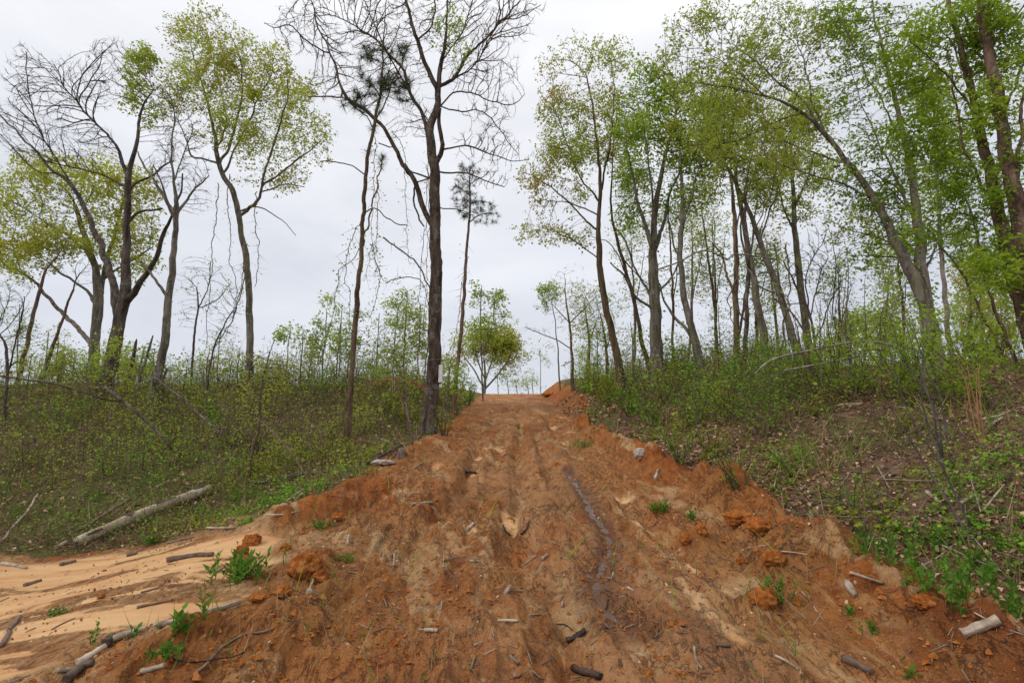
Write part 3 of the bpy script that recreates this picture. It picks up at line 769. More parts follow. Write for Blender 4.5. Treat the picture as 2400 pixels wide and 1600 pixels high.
def px_of(N):
    zz = N[:, 2] - CAM_H; f = N[:, 1] * CP + zz * SP
    return 1176 + FP * N[:, 0] / f, 784 - FP * (zz * CP - N[:, 1] * SP) / f
def add_tufts(root, res, blobs, n, rad, per, seed, mat='needle'):
    N, R, P, ns = res; r = np.random.default_rng(seed)
    px, py = px_of(N); ok = np.zeros(len(N), bool)
    for b in blobs: ok |= ((px - b[0]) / b[2]) ** 2 + ((py - b[1]) / b[3]) ** 2 < 1
    c = np.nonzero(ok)[0]
    if not len(c): return
    s = r.choice(c, min(n, len(c)), replace=False)
    needle_tufts(root, np.array(root.location), N[s], rad, per, r, mat)
add_tufts(r_, _x, [(880,200,80,75),(850,40,30,30),(790,250,28,28),(900,520,60,36),(855,370,30,30),(905,300,50,30),(930,150,40,60),(850,130,50,40)], 95, .19, 60, 1)
big, bN, bR, bP, bns = T('bare_hardwood_tree', 'massive dark bare tree with wide spreading limbs beside the left edge of the dirt road', 'tree', None, 12.8,
  [(984,992,52),(988,950,44),(992,900,38),(998,800,37),(1001,700,37),(1003,620,34),(999,540,33),(999,450,31),(997,380,29),(991,330,27),(990,290,24),(1004,240,20),(1006,200,17),(1011,150,13),(1022,110,10),(1026,50,8),(1030,-20,6)],
  [[(992,525,17),(972,480,17),(955,425,15),(925,372,13),(905,335,12),(882,300,11),(850,262,11),(800,228,11),(778,190,8),(765,140,7),(748,95,6),(732,60,5),(720,20,4),(705,-30,3)],
   [(997,350,16),(985,310,13),(968,262,11),(940,205,10),(925,160,9),(890,120,8),(850,80,6),(790,45,4),(740,30,3)],
   [(1000,215,15),(985,165,13),(965,115,12),(952,75,11),(940,30,9),(930,-20,7)],
   [(1012,385,17),(1016,340,14),(1010,290,12),(1008,250,11)],
   [(1010,205,11),(1030,190,11),(1052,165,10),(1075,125,9),(1110,95,8),(1145,55,7),(1175,25,6),(1200,-10,4)],
   [(1015,247,6),(1040,215,5),(1075,212,5),(1110,225,4),(1150,240,4),(1185,240,3),(1205,215,2)],
   [(1015,248,6),(1060,258,5),(1090,252,4),(1130,275,4),(1165,320,3),(1190,355,2)],
   [(1018,355,6),(1045,340,5),(1078,335,5),(1120,350,4),(1170,368,3),(1215,370,2)],
   [(1018,395,6),(1060,398,5),(1110,410,4),(1160,430,3)],
   [(800,228,7),(780,225,5),(740,220,4),(705,222,3)],
   [(770,150,6),(740,115,5),(705,95,5),(668,60,4),(630,62,3),(610,50,2)],
   [(880,300,6),(900,340,4),(870,330,4)],
   [(985,408,7),(950,400,5),(930,375,5)],
   [(1018,480,4),(1060,482,3),(1090,495,2)],
   [(1045,178,7),(1090,150,5),(1150,45,5),(1190,45,4),(1240,10,3)],
   [(940,210,5),(900,140,5),(860,60,4),(830,-20,3)],
   [(1008,200,9),(1020,130,6),(1060,80,5),(1080,20,4)],
   [(965,110,7),(990,60,6),(1000,0,5)],
   [(990,405,5),(960,420,5),(950,440,6),(960,500,6),(975,520,5)]],
  [(700,60,80,70),(790,110,80,70),(880,60,90,70),(960,40,70,60),(1050,70,90,70),(1140,60,90,60),(1110,170,90,60),(1120,250,80,40),(1120,330,80,50),(1120,410,60,30),(930,160,60,60),(760,190,60,50),(880,200,60,40),(850,-20,150,50),(1080,-30,150,50),(1215,20,40,30),(960,270,50,50),(1090,120,60,60)],
  4600, step=.19, leaves=900, leafblobs=[(1030,60,40,70),(1010,150,40,60),(1050,120,30,40),(940,380,25,30),(960,370,40,20),(1000,330,15,60)], leaf='leaf_green', lsize=.075, bark='bark_main', twig='twig', rtip=.0062, seed=18, twigs=1.4, jit=.34)
# ---- the white box strapped to the big tree's trunk
def white_box():
    c = up(1012, 858, 12.72); k = 12.8 / FP
    root = empty('utility_box', (c[0], c[1], c[2]), 'narrow white box fixed to the right side of the big bare trunk', 'box')
    import bmesh
    bm = bmesh.new(); bmesh.ops.create_cube(bm, size=1)
    for v in bm.verts: v.co = (v.co.x * 9 * k, v.co.y * .10, v.co.z * 40 * k)
    bmesh.ops.bevel(bm, geom=bm.edges[:], offset=.008, segments=2, affect='EDGES')
    me = bpy.data.meshes.new('case'); bm.to_mesh(me); bm.free(); me.materials.append(M['box_white']); obj('case', me, root)
    for s in (1, -1):
        a = Acc(); V, F = tube([(0, 0, s * 19 * k), (0, 0, s * 23 * k)], [.012, .010], 8); a.add(V, F); V, F = tube([(0, 0, s * 23 * k), (-.02, 0, s * 24.5 * k)], [.016, .004], 8); a.add(V, F)
        obj('bracket', a.mesh('bracket', M['strap']), root)
    for py in (828, 894):
        q = up(999 if py == 828 else 993, py, 12.8); rr = 22 * k if py == 828 else 25 * k
        t = np.linspace(0, 2 * math.pi, 29)
        P = np.stack([q[0] - c[0] + rr * np.cos(t), q[1] - c[1] + rr * np.sin(t), q[2] - c[2] + .02 * np.cos(t)], 1)
        a = Acc(); V, F = tube(P, np.full(29, .006), 5); a.add(V, F); obj('strap', a.mesh('strap', M['strap']), root)
white_box()
res = T('pine_tree', 'tall thin sparse pine immediately right of the massive bare tree', 'pine tree', None, 17,
  [(1042,935,14),(1050,850,11),(1060,750,10),(1068,640,9),(1075,540,8),(1080,460,6),(1078,390,4)],
  [[(1076,510,4),(1100,495,4),(1140,490,2)], [(1080,450,4),(1055,430,3),(1045,420,2)], [(1078,470,3),(1110,460,3),(1135,475,2)], [(1079,420,3),(1100,410,2)]],
  [(1075,400,35,35),(1100,480,45,40),(1060,450,35,45),(1130,500,20,25)], 330, bark='bark_red', twig='twig', rtip=.0055, seed=19, twigs=.6)
add_tufts(res[0], res[1:], [(1075,395,40,38),(1105,490,55,40),(1060,440,40,40)], 150, .17, 34, 2)
# ---- saplings and small trees on the left skyline
sk = dict(bark='bark_grey', twig='twig_green', seed=30)
def small(label, Y, trunk, blobs, natt, leaves, leaf='leaf_fresh', lsize=.12, seed=30, name='young_tree', cat='small tree', limbs=(), twigs=.8, bark='bark_grey', group=None, ivy=0, rtip=.0045, **k):
    return T(name, label, cat, group, Y, trunk, limbs, blobs, natt, leaves=leaves, leaf=leaf, lsize=lsize, seed=seed, twigs=twigs, bark=bark, twig='twig_green', ivy=ivy, rtip=rtip, **k)
small('green leafy young tree behind the big bare trunk, on its left', 22, [(930,900,7),(928,820,6),(932,740,5),(935,670,3)], [(930,720,45,60),(920,800,45,40),(950,770,30,60)], 420, 3300, seed=31)
small('young tree with two pointed green crowns, behind the thin pine right of the big trunk', 26, [(1108,900,6),(1105,800,5),(1104,720,4),(1106,655,2)], [(1102,700,25,50),(1100,760,40,30),(1140,710,22,50),(1150,740,25,25)], 420, 2200, seed=32, limbs=[[(1105,820,4),(1130,760,3),(1140,660,2)]], lsize=.15)
T('round_tree', 'round yellow green tree standing beyond the crest left of the road', 'tree', None, 44,
  [(1108,925,11),(1112,895,10),(1114,865,7),(1112,825,5)], [[(1112,895,6),(1140,865,5),(1165,830,4)], [(1112,890,6),(1088,850,5),(1062,815,3)], [(1114,880,5),(1128,830,4),(1135,790,3)], [(1113,870,5),(1095,820,4),(1090,785,3)]],
  [(1090,780,45,24),(1145,785,45,26),(1165,815,34,30),(1062,810,30,26),(1115,770,50,18),(1180,835,22,22),(1048,830,22,20),(1120,805,50,20)], 1300, leaves=12500, leaf='leaf_yellow', lsize=.20, bark='bark_grey', twig='twig_green', rtip=.008, seed=33, spread=.3, twigs=.5)
small('tiny slim green tree alone against the sky, left of the vine covered pine', 24, [(652,900,5),(657,850,4),(664,780,3),(668,755,2)], [(665,772,24,24)], 110, 520, seed=34, lsize=.14)
small('small dark stemmed green tree on the skyline left of the vine covered pine', 21, [(738,900,6),(742,830,5),(748,760,4),(752,710,2)], [(722,800,30,36),(740,760,20,40),(755,700,18,25)], 260, 1500, seed=35, lsize=.12)
small('loose pale green young tree directly behind the vine covered pine', 19, [(802,920,6),(798,860,5),(806,800,4),(812,740,3)], [(800,790,35,45),(845,790,30,40),(820,740,25,30)], 300, 1600, seed=36, lsize=.10)
small('leafy sapling leaning at the foot of the massive bare tree', 11.5, [(955,1030,6),(938,960,6),(930,900,5),(918,850,4),(900,810,2)], [(905,830,40,45),(935,880,30,40),(880,790,25,30)], 260, 900, seed=37, lsize=.06)
small('thin sapling with upright twigs left of the massive bare tree trunk', 14, [(905,960,5),(902,860,5),(908,780,4),(915,700,2)], [(905,760,30,70),(930,700,25,50)], 230, 700, seed=38, lsize=.07)
small('pale green young tree behind the bare tree with the broken branch', 26, [(318,900,6),(322,850,5),(330,800,3)], [(320,830,40,40),(300,860,30,30)], 220, 1500, seed=39, lsize=.14)
small('bright green young tree low between the leaning poles and the forked tree', 24, [(165,900,6),(168,850,5),(172,810,3)], [(170,830,35,35),(150,860,30,25),(195,850,25,35)], 260, 1900, seed=40, lsize=.14)
small('slim tree stem with yellow leaves in front of the forked tree base', 12, [(252,960,5),(262,860,5),(268,800,4),(280,740,2)], [(262,800,30,50),(280,850,30,40),(235,850,25,40)], 220, 800, seed=41, leaf='leaf_olive', lsize=.07)
small('bare wispy tree forking in a Y between the broken branch tree and the slender oak', 15, [(432,960,8),(440,850,7),(448,760,6),(456,700,5),(452,660,3)], [(440,640,35,60),(490,640,35,50),(430,720,30,40),(480,700,40,30)], 320, 220, name='bare_sapling', cat='small tree', seed=42, limbs=[[(456,705,4),(478,660,3),(482,600,2)],[(456,705,4),(500,690,3),(530,650,2)]], lsize=.06, bark='bark_dark')
small('bare bent sapling leaning right below the vines left of the slender oak', 14, [(475,940,6),(480,850,5),(498,780,5),(520,740,4),(545,700,2)], [(530,690,35,50),(510,760,35,35)], 230, 150, name='bare_sapling', cat='small tree', seed=43, lsize=.06, bark='bark_dark')
small('sapling with crossing bare stems at the extreme left edge', 13, [(12,960,9),(15,880,8),(14,800,7),(-4,760,4)], [(30,700,60,70),(60,780,50,60)], 330, 250, name='bare_sapling', cat='small tree', seed=44, limbs=[[(15,870,5),(30,800,4),(45,740,4),(60,680,2)],[(15,860,4),(40,830,3),(60,840,2)]], lsize=.06, bark='bark_dark')
small('snapped grey stub leaning right between the forked tree and the broken branch tree', 15, [(305,940,8),(325,860,8),(345,790,7),(352,770,3)], [(340,830,20,30)], 20, 40, name='dead_stub', cat='dead tree', seed=45, bark='bark_grey')
small('thick short snapped stub leaning right behind the forked tree', 16, [(285,930,12),(300,850,11),(312,785,8),(314,778,3)], [(310,820,20,30)], 20, 60, name='dead_stub', cat='dead tree', seed=46, bark='bark_brown')
small('short snapped stub immediately right of the broken branch tree', 14.5, [(368,930,9),(376,870,8),(384,845,5)], [], 0, 0, name='dead_stub', cat='dead tree', seed=47, bark='bark_brown')
small('dark young trunk rising from the slope above the crossed fallen pole', 8.6, [(568,1120,9),(575,1060,9),(590,990,9),(598,950,8),(600,900,6),(612,830,4),(628,780,2)], [(605,860,45,60),(580,900,35,45),(640,860,30,50)], 330, 700, seed=48, bark='bark_brown', leaf='leaf_olive', lsize=.05)
for i, (x, top, Y) in enumerate([(100,760,16),(470,800,15),(520,830,18),(700,830,18),(770,740,17),(850,830,16),(880,850,17),(1020,850,16),(1055,860,20),(640,840,19),(60,820,14),(205,780,13),(420,840,13),(1030,900,15)]):
    w = ['far left leaning poles','sagging vines','slender oak foot','young tree with dark stem','vine covered pine, uphill side','vine covered pine, road side','red clay bank','massive trunk, road side','thin pine foot','tiny slim green tree','left edge cross stems','broad maple trunk','broken branch tree foot','left road edge crest'][i]
    small('whippy twiggy sapling in the brush near the ' + w, Y, [(x, 930, 4), (x + 4, (930 + top) / 2, 4), (x + 12, top, 2)], [(x + 6, (900 + top) / 2 - 10, 24, (930 - top) * .38)], 110, 330, name='sapling', cat='sapling', group='saplings in the left brush', seed=400 + i, leaf=['leaf_fresh', 'leaf_olive', 'leaf_green'][i % 3], lsize=.07, limbs=[[(x + 2, 900, 3), (x - 10, (900 + top) / 2, 2)]])
# ---- right of the road, nearest the crest
small('slim tree with a small dark green tuft right of the road crest', 27, [(1286,880,5),(1281,800,4),(1275,740,3),(1266,690,2)], [(1262,680,26,30)], 170, 1300, seed=50, lsize=.12, leaf='leaf_green')
T('bare_tree', 'small bare tree with rounded twiggy crown at the top of the right road bank', 'small tree', None, 24,
  [(1316,890,10),(1314,820,8),(1309,750,7),(1300,690,4),(1298,640,2)], [[(1312,800,4),(1280,780,4),(1240,765,3),(1205,750,2)], [(1309,745,4),(1340,710,3),(1370,680,2)], [(1308,740,3),(1285,715,3),(1268,700,2)],[(1314,830,3),(1290,840,2)]],
  [(1300,660,45,45),(1350,700,40,40),(1265,690,35,40),(1225,755,40,14),(1310,720,50,30)], 620, leaves=420, leaf='leaf_rust', lsize=.09, bark='bark_red', twig='twig_purple', rtip=.0055, seed=51, twigs=1.2)
# ---- right hand wood
T('leaning_maple', 'leaning curved trunk at the left end of the right hand wood with rusty green crown', 'tree', None, 17,
  [(1432,900,24),(1420,830,21),(1404,760,19),(1388,690,18),(1379,620,17),(1376,560,15),(1374,520,12),(1378,440,10),(1372,340,8),(1360,240,6),(1345,170,4)],
  [[(1376,530,8),(1330,490,6),(1280,440,5),(1235,410,3),(1200,395,2)], [(1376,460,7),(1330,400,5),(1300,320,4),(1270,240,3)], [(1376,440,7),(1400,330,6),(1410,220,4),(1405,140,3)], [(1378,600,4),(1330,560,4),(1270,530,2)],[(1377,500,5),(1320,470,4),(1250,460,2)]],
  [(1280,160,40,50),(1340,130,50,45),(1410,140,40,45),(1280,240,50,60),(1360,240,70,60),(1280,340,60,50),(1240,410,60,35),(1340,350,60,60),(1290,450,70,40),(1250,520,60,28),(1320,540,50,30),(1400,300,40,60)],
  2000, leaves=13000, leaf='leaf_rust', lsize=.10, bark='bark_brown', twig='twig_green', seed=52, spread=.2, twigs=.8)
T('slim_tree', 'slim straight tree leaning left just right of the leaning curved trunk', 'tree', None, 18,
  [(1500,880,13),(1480,800,12),(1462,720,11),(1440,630,10),(1420,560,9),(1406,500,8),(1404,430,6),(1410,330,4),(1420,230,3)], [[(1440,640,4),(1400,560,3),(1350,540,2)],[(1430,590,4),(1470,640,3),(1500,660,3)]],
  [(1420,350,50,70),(1440,250,50,60),(1460,430,40,50)], 600, leaves=2880, leaf='leaf_green', lsize=.10, bark='bark_brown', twig='twig_green', seed=53, spread=.22)
T('poplar_tree', 'thickest upright trunk of the right wood with dense green crown', 'tree', None, 16,
  [(1512,890,40),(1508,820,34),(1506,740,32),(1503,680,30),(1500,620,26),(1500,560,20),(1506,480,16),(1520,400,12),(1540,310,8),(1560,230,5)],
  [[(1500,600,14),(1488,540,12),(1470,480,9),(1452,400,7),(1440,320,4)], [(1502,590,12),(1524,520,10),(1540,440,8),(1575,350,6),(1600,260,4)], [(1490,720,8),(1460,680,8),(1430,630,6),(1405,600,4)], [(1498,690,8),(1460,620,7),(1440,560,6),(1410,520,4)], [(1505,560,8),(1500,470,7),(1490,380,5),(1480,280,3)], [(1510,680,7),(1540,640,6),(1560,600,4)]],
  [(1480,300,70,70),(1540,260,70,70),(1460,400,60,60),(1560,380,70,70),(1510,200,60,40),(1600,280,60,60),(1430,250,40,60),(1450,500,50,40),(1550,480,50,40),(1490,160,40,40)], 2100, leaves=11200, leaf='leaf_green', lsize=.115, bark='bark_grey', twig='twig_green', seed=54, spread=.22, ivy=105, twigs=.7)
T('leaning_poplar', 'trunk bending left with a low kink, second thick trunk of the right wood', 'tree', None, 15.5,
  [(1628,900,26),(1612,840,23),(1592,770,20),(1576,700,17),(1566,640,15),(1562,560,14),(1568,500,12),(1566,420,9),(1560,330,6),(1550,240,4)],
  [[(1596,780,10),(1560,740,9),(1530,700,7),(1515,650,5)], [(1568,640,9),(1556,590,7),(1540,530,6),(1530,460,4)], [(1566,520,7),(1590,440,6),(1610,360,4)]],
  [(1560,330,60,60),(1620,360,50,60),(1640,240,60,60),(1590,200,50,40),(1600,450,50,40)], 1100, leaves=5200, leaf='leaf_olive', lsize=.10, bark='bark_grey', twig='twig_green', seed=55, spread=.24, ivy=60, twigs=.7)
T('slim_tree', 'dark narrow trunk entwined with a neighbour in the middle of the right wood', 'tree', None, 14.5,
  [(1692,900,17),(1692,820,16),(1691,740,15),(1690,660,14),(1690,580,13),(1686,500,11),(1680,420,8),(1672,330,5),(1660,250,3)],
  [[(1690,690,8),(1672,640,7),(1658,590,6),(1640,560,5)], [(1688,540,5),(1710,440,4),(1730,350,2)]],
  [(1680,330,60,70),(1720,420,40,50),(1650,420,40,40),(1650,240,50,50)], 800, leaves=3680, leaf='leaf_olive', lsize=.09, bark='bark_brown', twig='twig_green', seed=56, spread=.2)
T('slim_tree', 'nearly black trunk twisted against the dark narrow trunk in the right wood', 'tree', None, 14.2,
  [(1704,905,15),(1708,830,14),(1714,760,12),(1716,690,11),(1720,620,10),(1716,560,8),(1712,480,6),(1720,380,4)], [[(1708,740,6),(1695,710,5),(1688,690,5)],[(1718,600,5),(1740,510,4),(1775,430,3),(1790,330,2)]],
  [(1730,400,50,60),(1780,380,40,50)], 360, leaves=1520, leaf='leaf_olive', lsize=.08, bark='bark_dark', twig='twig', seed=57)
T('grey_tree', 'grey lichened trunk kinked left then straight, middle of the right wood', 'tree', None, 16,
  [(1758,880,24),(1757,810,22),(1752,750,20),(1738,690,19),(1728,630,17),(1716,560,15),(1704,490,13),(1694,430,11),(1680,340,8),(1668,260,5)],
  [[(1728,640,8),(1716,590,7),(1700,540,6),(1712,470,4)], [(1700,470,6),(1740,380,5),(1760,300,3)], [(1692,420,6),(1660,360,5),(1620,320,3)]],
  [(1680,240,60,60),(1740,300,60,60),(1640,330,50,50),(1720,200,50,50),(1700,380,60,50)], 1200, leaves=6000, leaf='leaf_olive', lsize=.10, bark='bark_grey', twig='twig_green', seed=58, spread=.25, twigs=.7)
T('grey_tree', 'long grey trunk leaning strongly left right of the kinked grey trunk', 'tree', None, 15,
  [(1838,870,24),(1826,800,20),(1808,730,18),(1786,660,17),(1762,600,15),(1742,545,14),(1722,490,11),(1700,440,9),(1660,370,6)],
  [[(1780,640,6),(1760,625,5),(1740,630,5)], [(1748,555,6),(1770,480,5),(1800,400,4),(1810,320,3)], [(1806,720,6),(1790,640,5),(1780,560,3)]],
  [(1650,330,60,40),(1800,360,50,60),(1760,440,50,50),(1700,390,50,40)], 800, leaves=3360, leaf='leaf_olive', lsize=.09, bark='bark_grey', twig='twig_green', seed=59, spread=.22)
T('grey_tree', 'straight grey trunk at the right end of the middle group with yellow crown top', 'tree', None, 17.5,
  [(1862,880,25),(1858,810,22),(1850,740,20),(1840,670,19),(1834,600,17),(1826,530,15),(1822,460,12),(1820,390,10),(1815,320,7)],
  [[(1826,540,8),(1806,490,6),(1790,430,5)], [(1820,480,7),(1850,420,6),(1870,350,4)], [(1820,400,6),(1800,330,5),(1790,270,3)]],
  [(1820,290,60,45),(1870,280,40,50),(1800,380,50,50),(1860,400,50,50),(1840,240,50,30),(1810,480,60,40)], 1250, leaves=7200, leaf='leaf_olive', lsize=.115, bark='bark_grey', twig='twig_green', seed=60, spread=.2, twigs=.7)
T('thin_dark_tree', 'thin dark curving stem crossing in front of the straight grey trunk', 'small tree', None, 11,
  [(1905,930,9),(1890,880,9),(1872,800,8),(1866,740,7),(1845,690,6),(1820,640,5),(1800,600,4)],
  [[(1872,790,5),(1905,700,4),(1930,640,3)], [(1868,750,5),(1850,660,4),(1862,600,3),(1890,560,2)], [(1845,690,4),(1810,700,3),(1790,690,2)], [(1880,840,5),(1915,780,4),(1912,690,4),(1920,600,3),(1905,520,2)], [(1862,730,4),(1880,640,4),(1900,590,2)]],
  [(1850,620,60,60),(1910,620,50,70),(1790,660,40,40),(1880,540,40,40)], 480, leaves=260, leaf='leaf_olive', lsize=.05, bark='bark_dark', twig='twig_purple', seed=61, twigs=1.2)
T('arching_tree', 'pale trunk arching far left across the right wood with green leafy limbs', 'tree', None, 9.5,
  [(2158,900,40),(2150,820,36),(2135,740,34),(2118,680,32),(2085,610,26),(2060,560,23),(2025,490,20),(1990,430,17),(1945,370,14),(1895,310,12),(1860,270,10),(1800,235,8),(1720,212,6),(1640,195,4),(1560,190,3)],
  [[(1880,290,8),(1840,230,7),(1790,190,6),(1730,140,5),(1680,100,3)], [(1840,255,6),(1780,280,5),(1700,320,4),(1640,340,3)], [(1945,370,7),(1850,345,5),(1780,325,4),(1700,330,3)], [(2010,460,7),(1930,420,5),(1860,400,4),(1800,380,3)], [(1900,320,6),(1870,240,5),(1850,160,4),(1830,80,3)], [(2060,560,6),(1990,540,4),(1930,520,3),(1890,500,2)],[(1760,220,5),(1700,170,4),(1640,130,3)]],
  [(1640,160,80,70),(1740,120,80,80),(1700,220,90,60),(1600,220,60,60),(1660,320,90,50),(1790,320,90,60),(1820,200,70,70),(1560,80,50,60),(1640,60,70,60),(1780,40,80,50),(1900,400,90,50),(1960,520,80,50),(1540,150,40,50),(1880,100,50,60)],
  3000, step=.17, leaves=12400, leaf='leaf_olive', lsize=.075, bark='bark_grey', twig='twig_green', rtip=.0045, wid=.24, seed=62, spread=.2, ivy=150, twigs=.8)
T('tall_hardwood', 'tall upright trunk sharing a base with the arching tree, leaf tufts along it', 'tree', None, 9.8,
  [(2145,890,40),(2135,800,36),(2125,700,34),(2115,610,30),(2110,540,26),(2105,490,23),(2096,430,20),(2088,360,17),(2070,290,14),(2048,200,11),(2030,120,8),(2010,40,6),(2000,-40,4)],
  [[(2108,520,10),(2085,470,9),(2060,420,8),(2030,350,6),(2000,290,4),(1970,200,3)], [(2105,500,7),(2075,450,6),(2010,400,4)], [(2085,350,7),(2060,300,6),(2010,210,5),(1960,110,4),(1920,20,3)], [(2120,640,9),(2150,560,7),(2160,470,5),(2165,380,4)], [(2095,430,5),(2150,400,4),(2230,380,3)]],
  [(2000,120,80,90),(1940,220,60,70),(2060,60,70,60),(2010,320,80,60),(2100,200,60,80),(1960,60,50,50),(2090,380,70,50),(1950,420,60,60),(2030,480,70,50),(2180,420,50,70),(2000,580,60,60),(1900,40,60,50)],
  2600, step=.18, leaves=9350, leaf='leaf_beech', wid=.21, lsize=.095, bark='bark_pale', twig='twig_green', rtip=.0045, seed=63, spread=.24, ivy=210, twigs=1.0, droop=.3)
T('pale_slim_tree', 'pale slim straight trunk between the arching tree and the big right edge trunks', 'tree', None, 13,
  [(2190,860,14),(2178,760,13),(2168,660,12),(2160,560,11),(2155,460,9),(2150,360,7),(2146,260,5),(2140,150,3)],
  [[(2160,560,5),(2185,500,4),(2200,460,3)], [(2152,400,4),(2180,330,3),(2190,250,2)], [(2156,480,4),(2130,420,3)]],
  [(2150,240,50,80),(2180,340,50,60),(2130,440,40,50),(2190,560,50,50)], 700, leaves=4500, leaf='leaf_green', lsize=.09, bark='bark_pale', twig='twig_green', seed=64, spread=.22)
T('thin_tree', 'thin dark leaning tree nearest the left of the big right edge trunks', 'tree', None, 9,
  [(2345,850,11),(2318,790,10),(2292,730,9),(2265,650,8),(2250,570,7),(2235,500,6),(2200,420,5),(2160,350,4),(2120,280,3)], [[(2262,640,4),(2230,600,3),(2200,560,2)],[(2240,520,3),(2290,460,3)]],
  [(2180,330,60,60),(2230,480,50,60),(2140,250,50,50)], 420, leaves=1430, leaf='leaf_beech', wid=.21, lsize=.085, bark='bark_brown', twig='twig_green', seed=65, spread=.24)
T('dark_leaning_stem', 'dark curved stem crossing behind the thin leaning tree near the right edge', 'small tree', None, 10,
  [(2330,880,10),(2300,810,9),(2260,730,8),(2222,650,8),(2190,600,7),(2150,550,6),(2105,500,5),(2050,440,4),(2000,390,2)], [[(2225,655,4),(2260,610,3),(2300,590,2)],[(2150,550,4),(2180,500,3)]],
  [(2040,430,50,50),(2100,560,60,50),(2260,600,50,50)], 360, leaves=1210, leaf='leaf_beech', wid=.21, lsize=.085, bark='bark_brown', twig='twig_green', seed=66, spread=.22)
T('big_twin_trunk', 'thick reddish trunk at the right edge, leftmost stem of the clump', 'tree', None, 7.6,
  [(2392,860,52),(2370,780,48),(2345,690,44),(2322,610,40),(2305,540,36),(2290,470,33),(2275,400,30),(2258,320,26),(2240,250,22),(2222,170,19),(2200,90,16),(2180,20,13),(2165,-60,10)],
  [[(2290,470,12),(2250,420,9),(2215,330,7),(2195,230,6),(2180,120,4)], [(2255,300,8),(2210,220,6),(2150,150,4),(2090,90,3)], [(2225,190,8),(2200,140,6),(2160,60,4)], [(2310,540,6),(2250,500,4),(2180,490,3),(2130,500,2)], [(2240,260,6),(2180,280,4),(2100,300,3)]],
  [(2150,80,80,70),(2220,60,70,70),(2160,200,80,70),(2230,250,60,80),(2120,320,80,60),(2200,400,70,70),(2150,510,80,50),(2240,560,60,60),(2260,130,60,70),(2060,180,60,60)],
  2400, step=.16, leaves=9350, leaf='leaf_beech', wid=.21, lsize=.085, bark='bark_red', twig='twig_green', rtip=.003, seed=67, spread=.2, ivy=270, twigs=1.0, droop=.35)
T('big_twin_trunk', 'thickest reddish trunk cut by the right edge of the clump', 'tree', None, 7.2,
  [(2440,860,66),(2420,780,60),(2395,700,56),(2365,600,48),(2345,520,42),(2328,440,38),(2315,360,34),(2302,280,30),(2288,200,27),(2270,110,24),(2256,30,20),(2245,-60,16)],
  [[(2340,500,14),(2335,400,12),(2345,300,10),(2352,200,8),(2360,80,6)], [(2300,270,9),(2330,200,7),(2355,130,6)], [(2320,400,8),(2370,330,7)], [(2275,120,8),(2310,60,7),(2352,10,5)],[(2270,110,6),(2230,60,5),(2200,10,4)]],
  [(2300,60,60,60),(2340,150,50,70),(2290,240,60,70),(2340,330,50,70),(2300,430,60,60),(2330,520,40,50),(2250,20,60,40),(2290,620,60,50)],
  1800, step=.16, leaves=6600, leaf='leaf_beech', wid=.21, lsize=.08, bark='bark_red', twig='twig_green', rtip=.003, seed=68, spread=.2, ivy=270, twigs=1.0, droop=.35)
small('round green tree far behind, between the arching tree and the dark multi stemmed shrub', 34, [(1985,880,10),(1988,800,8),(1990,740,5)], [(1985,760,80,45),(1940,790,50,35),(2050,770,50,40),(2000,720,50,20)], 700, 5200, seed=70, lsize=.22, leaf='leaf_fresh')
small('green bushy tree far behind the clump at the right edge', 26, [(2250,860,10),(2255,760,8),(2260,680,5)], [(2260,680,70,55),(2210,740,60,50),(2310,740,60,60),(2240,620,50,30)], 700, 5200, seed=71, lsize=.17, leaf='leaf_fresh')
# slender background stems of the right wood
bgs = [(1350,870,1345,700,24,'right of the small bare tree'),(1395,880,1380,720,23,'left of the leaning curved trunk'),(1455,880,1450,560,22,'between the leaning curved trunk and the thickest trunk'),(1545,880,1535,500,20,'just right of the thickest trunk'),
       (1578,880,1590,520,22,'behind the bending second trunk'),(1655,880,1610,470,19,'right of the bending second trunk'),(1642,880,1636,520,21,'close behind the dark narrow trunk'),(1735,870,1730,600,20,'behind the kinked grey trunk'),
       (1790,870,1760,560,21,'between the kinked and the leaning grey trunks'),(1920,880,1925,640,19,'right of the straight grey trunk'),(2020,860,2040,640,18,'left of the arching tree base'),(2080,860,2060,560,14,'close left of the arching tree base'),(2215,860,2230,640,16,'behind the pale slim trunk'),
       (1680,880,1740,430,18,'leaning right across the entwined trunks')]
for i, (x0, y0, x1, y1, Y, w) in enumerate(bgs):
    n = (y0 - y1)
    T('background_tree', 'slender background stem ' + w, 'tree', 'slender background trees of the right wood', Y,
      [(x0, y0, 10 if i % 3 else 13), ((x0 + x1) / 2 + 5, (y0 + y1) / 2, 8), (x1, y1, 3)], [[((x0 + x1) / 2 + 5, (y0 + y1) / 2, 4), (x1 + 30, y1 + 20, 2)]],
      [(x1, y1 + 10, 50, 60), (x1 + 15, y1 + n * .35, 45, n * .18)], 420, leaves=1485, leaf=['leaf_rust', 'leaf_green', 'leaf_olive', 'leaf_fresh'][i % 4], lsize=.10, bark=['bark_grey', 'bark_brown'][i % 2], twig='twig_green', rtip=.0045, seed=500 + i, spread=.3, twigs=.9)
for i, (x, y, w) in enumerate([(1142,850,'left edge of the track crest'),(1165,866,'left of the track centre'),(1185,872,'over the middle of the track'),(1222,860,'near the right lip of the crest'),(1240,800,'leaning left at the right lip of the crest'),(1330,820,'right of the small bare tree on the crest'),(1355,840,'well right of the small bare tree'),(1210,876,'low over the right half of the track')]):
    small('tiny far shrub beyond the crest, ' + w, 44 + i, [(x + 4, 920, 3), (x + 2, 890, 2.5), (x, y, 1.5)], [(x, y + 8, 16, 22), (x + 6, y + 25, 14, 14)], 130, 420, name='far_shrub', cat='shrub', group='far shrubs beyond the crest', seed=700 + i, lsize=.13)
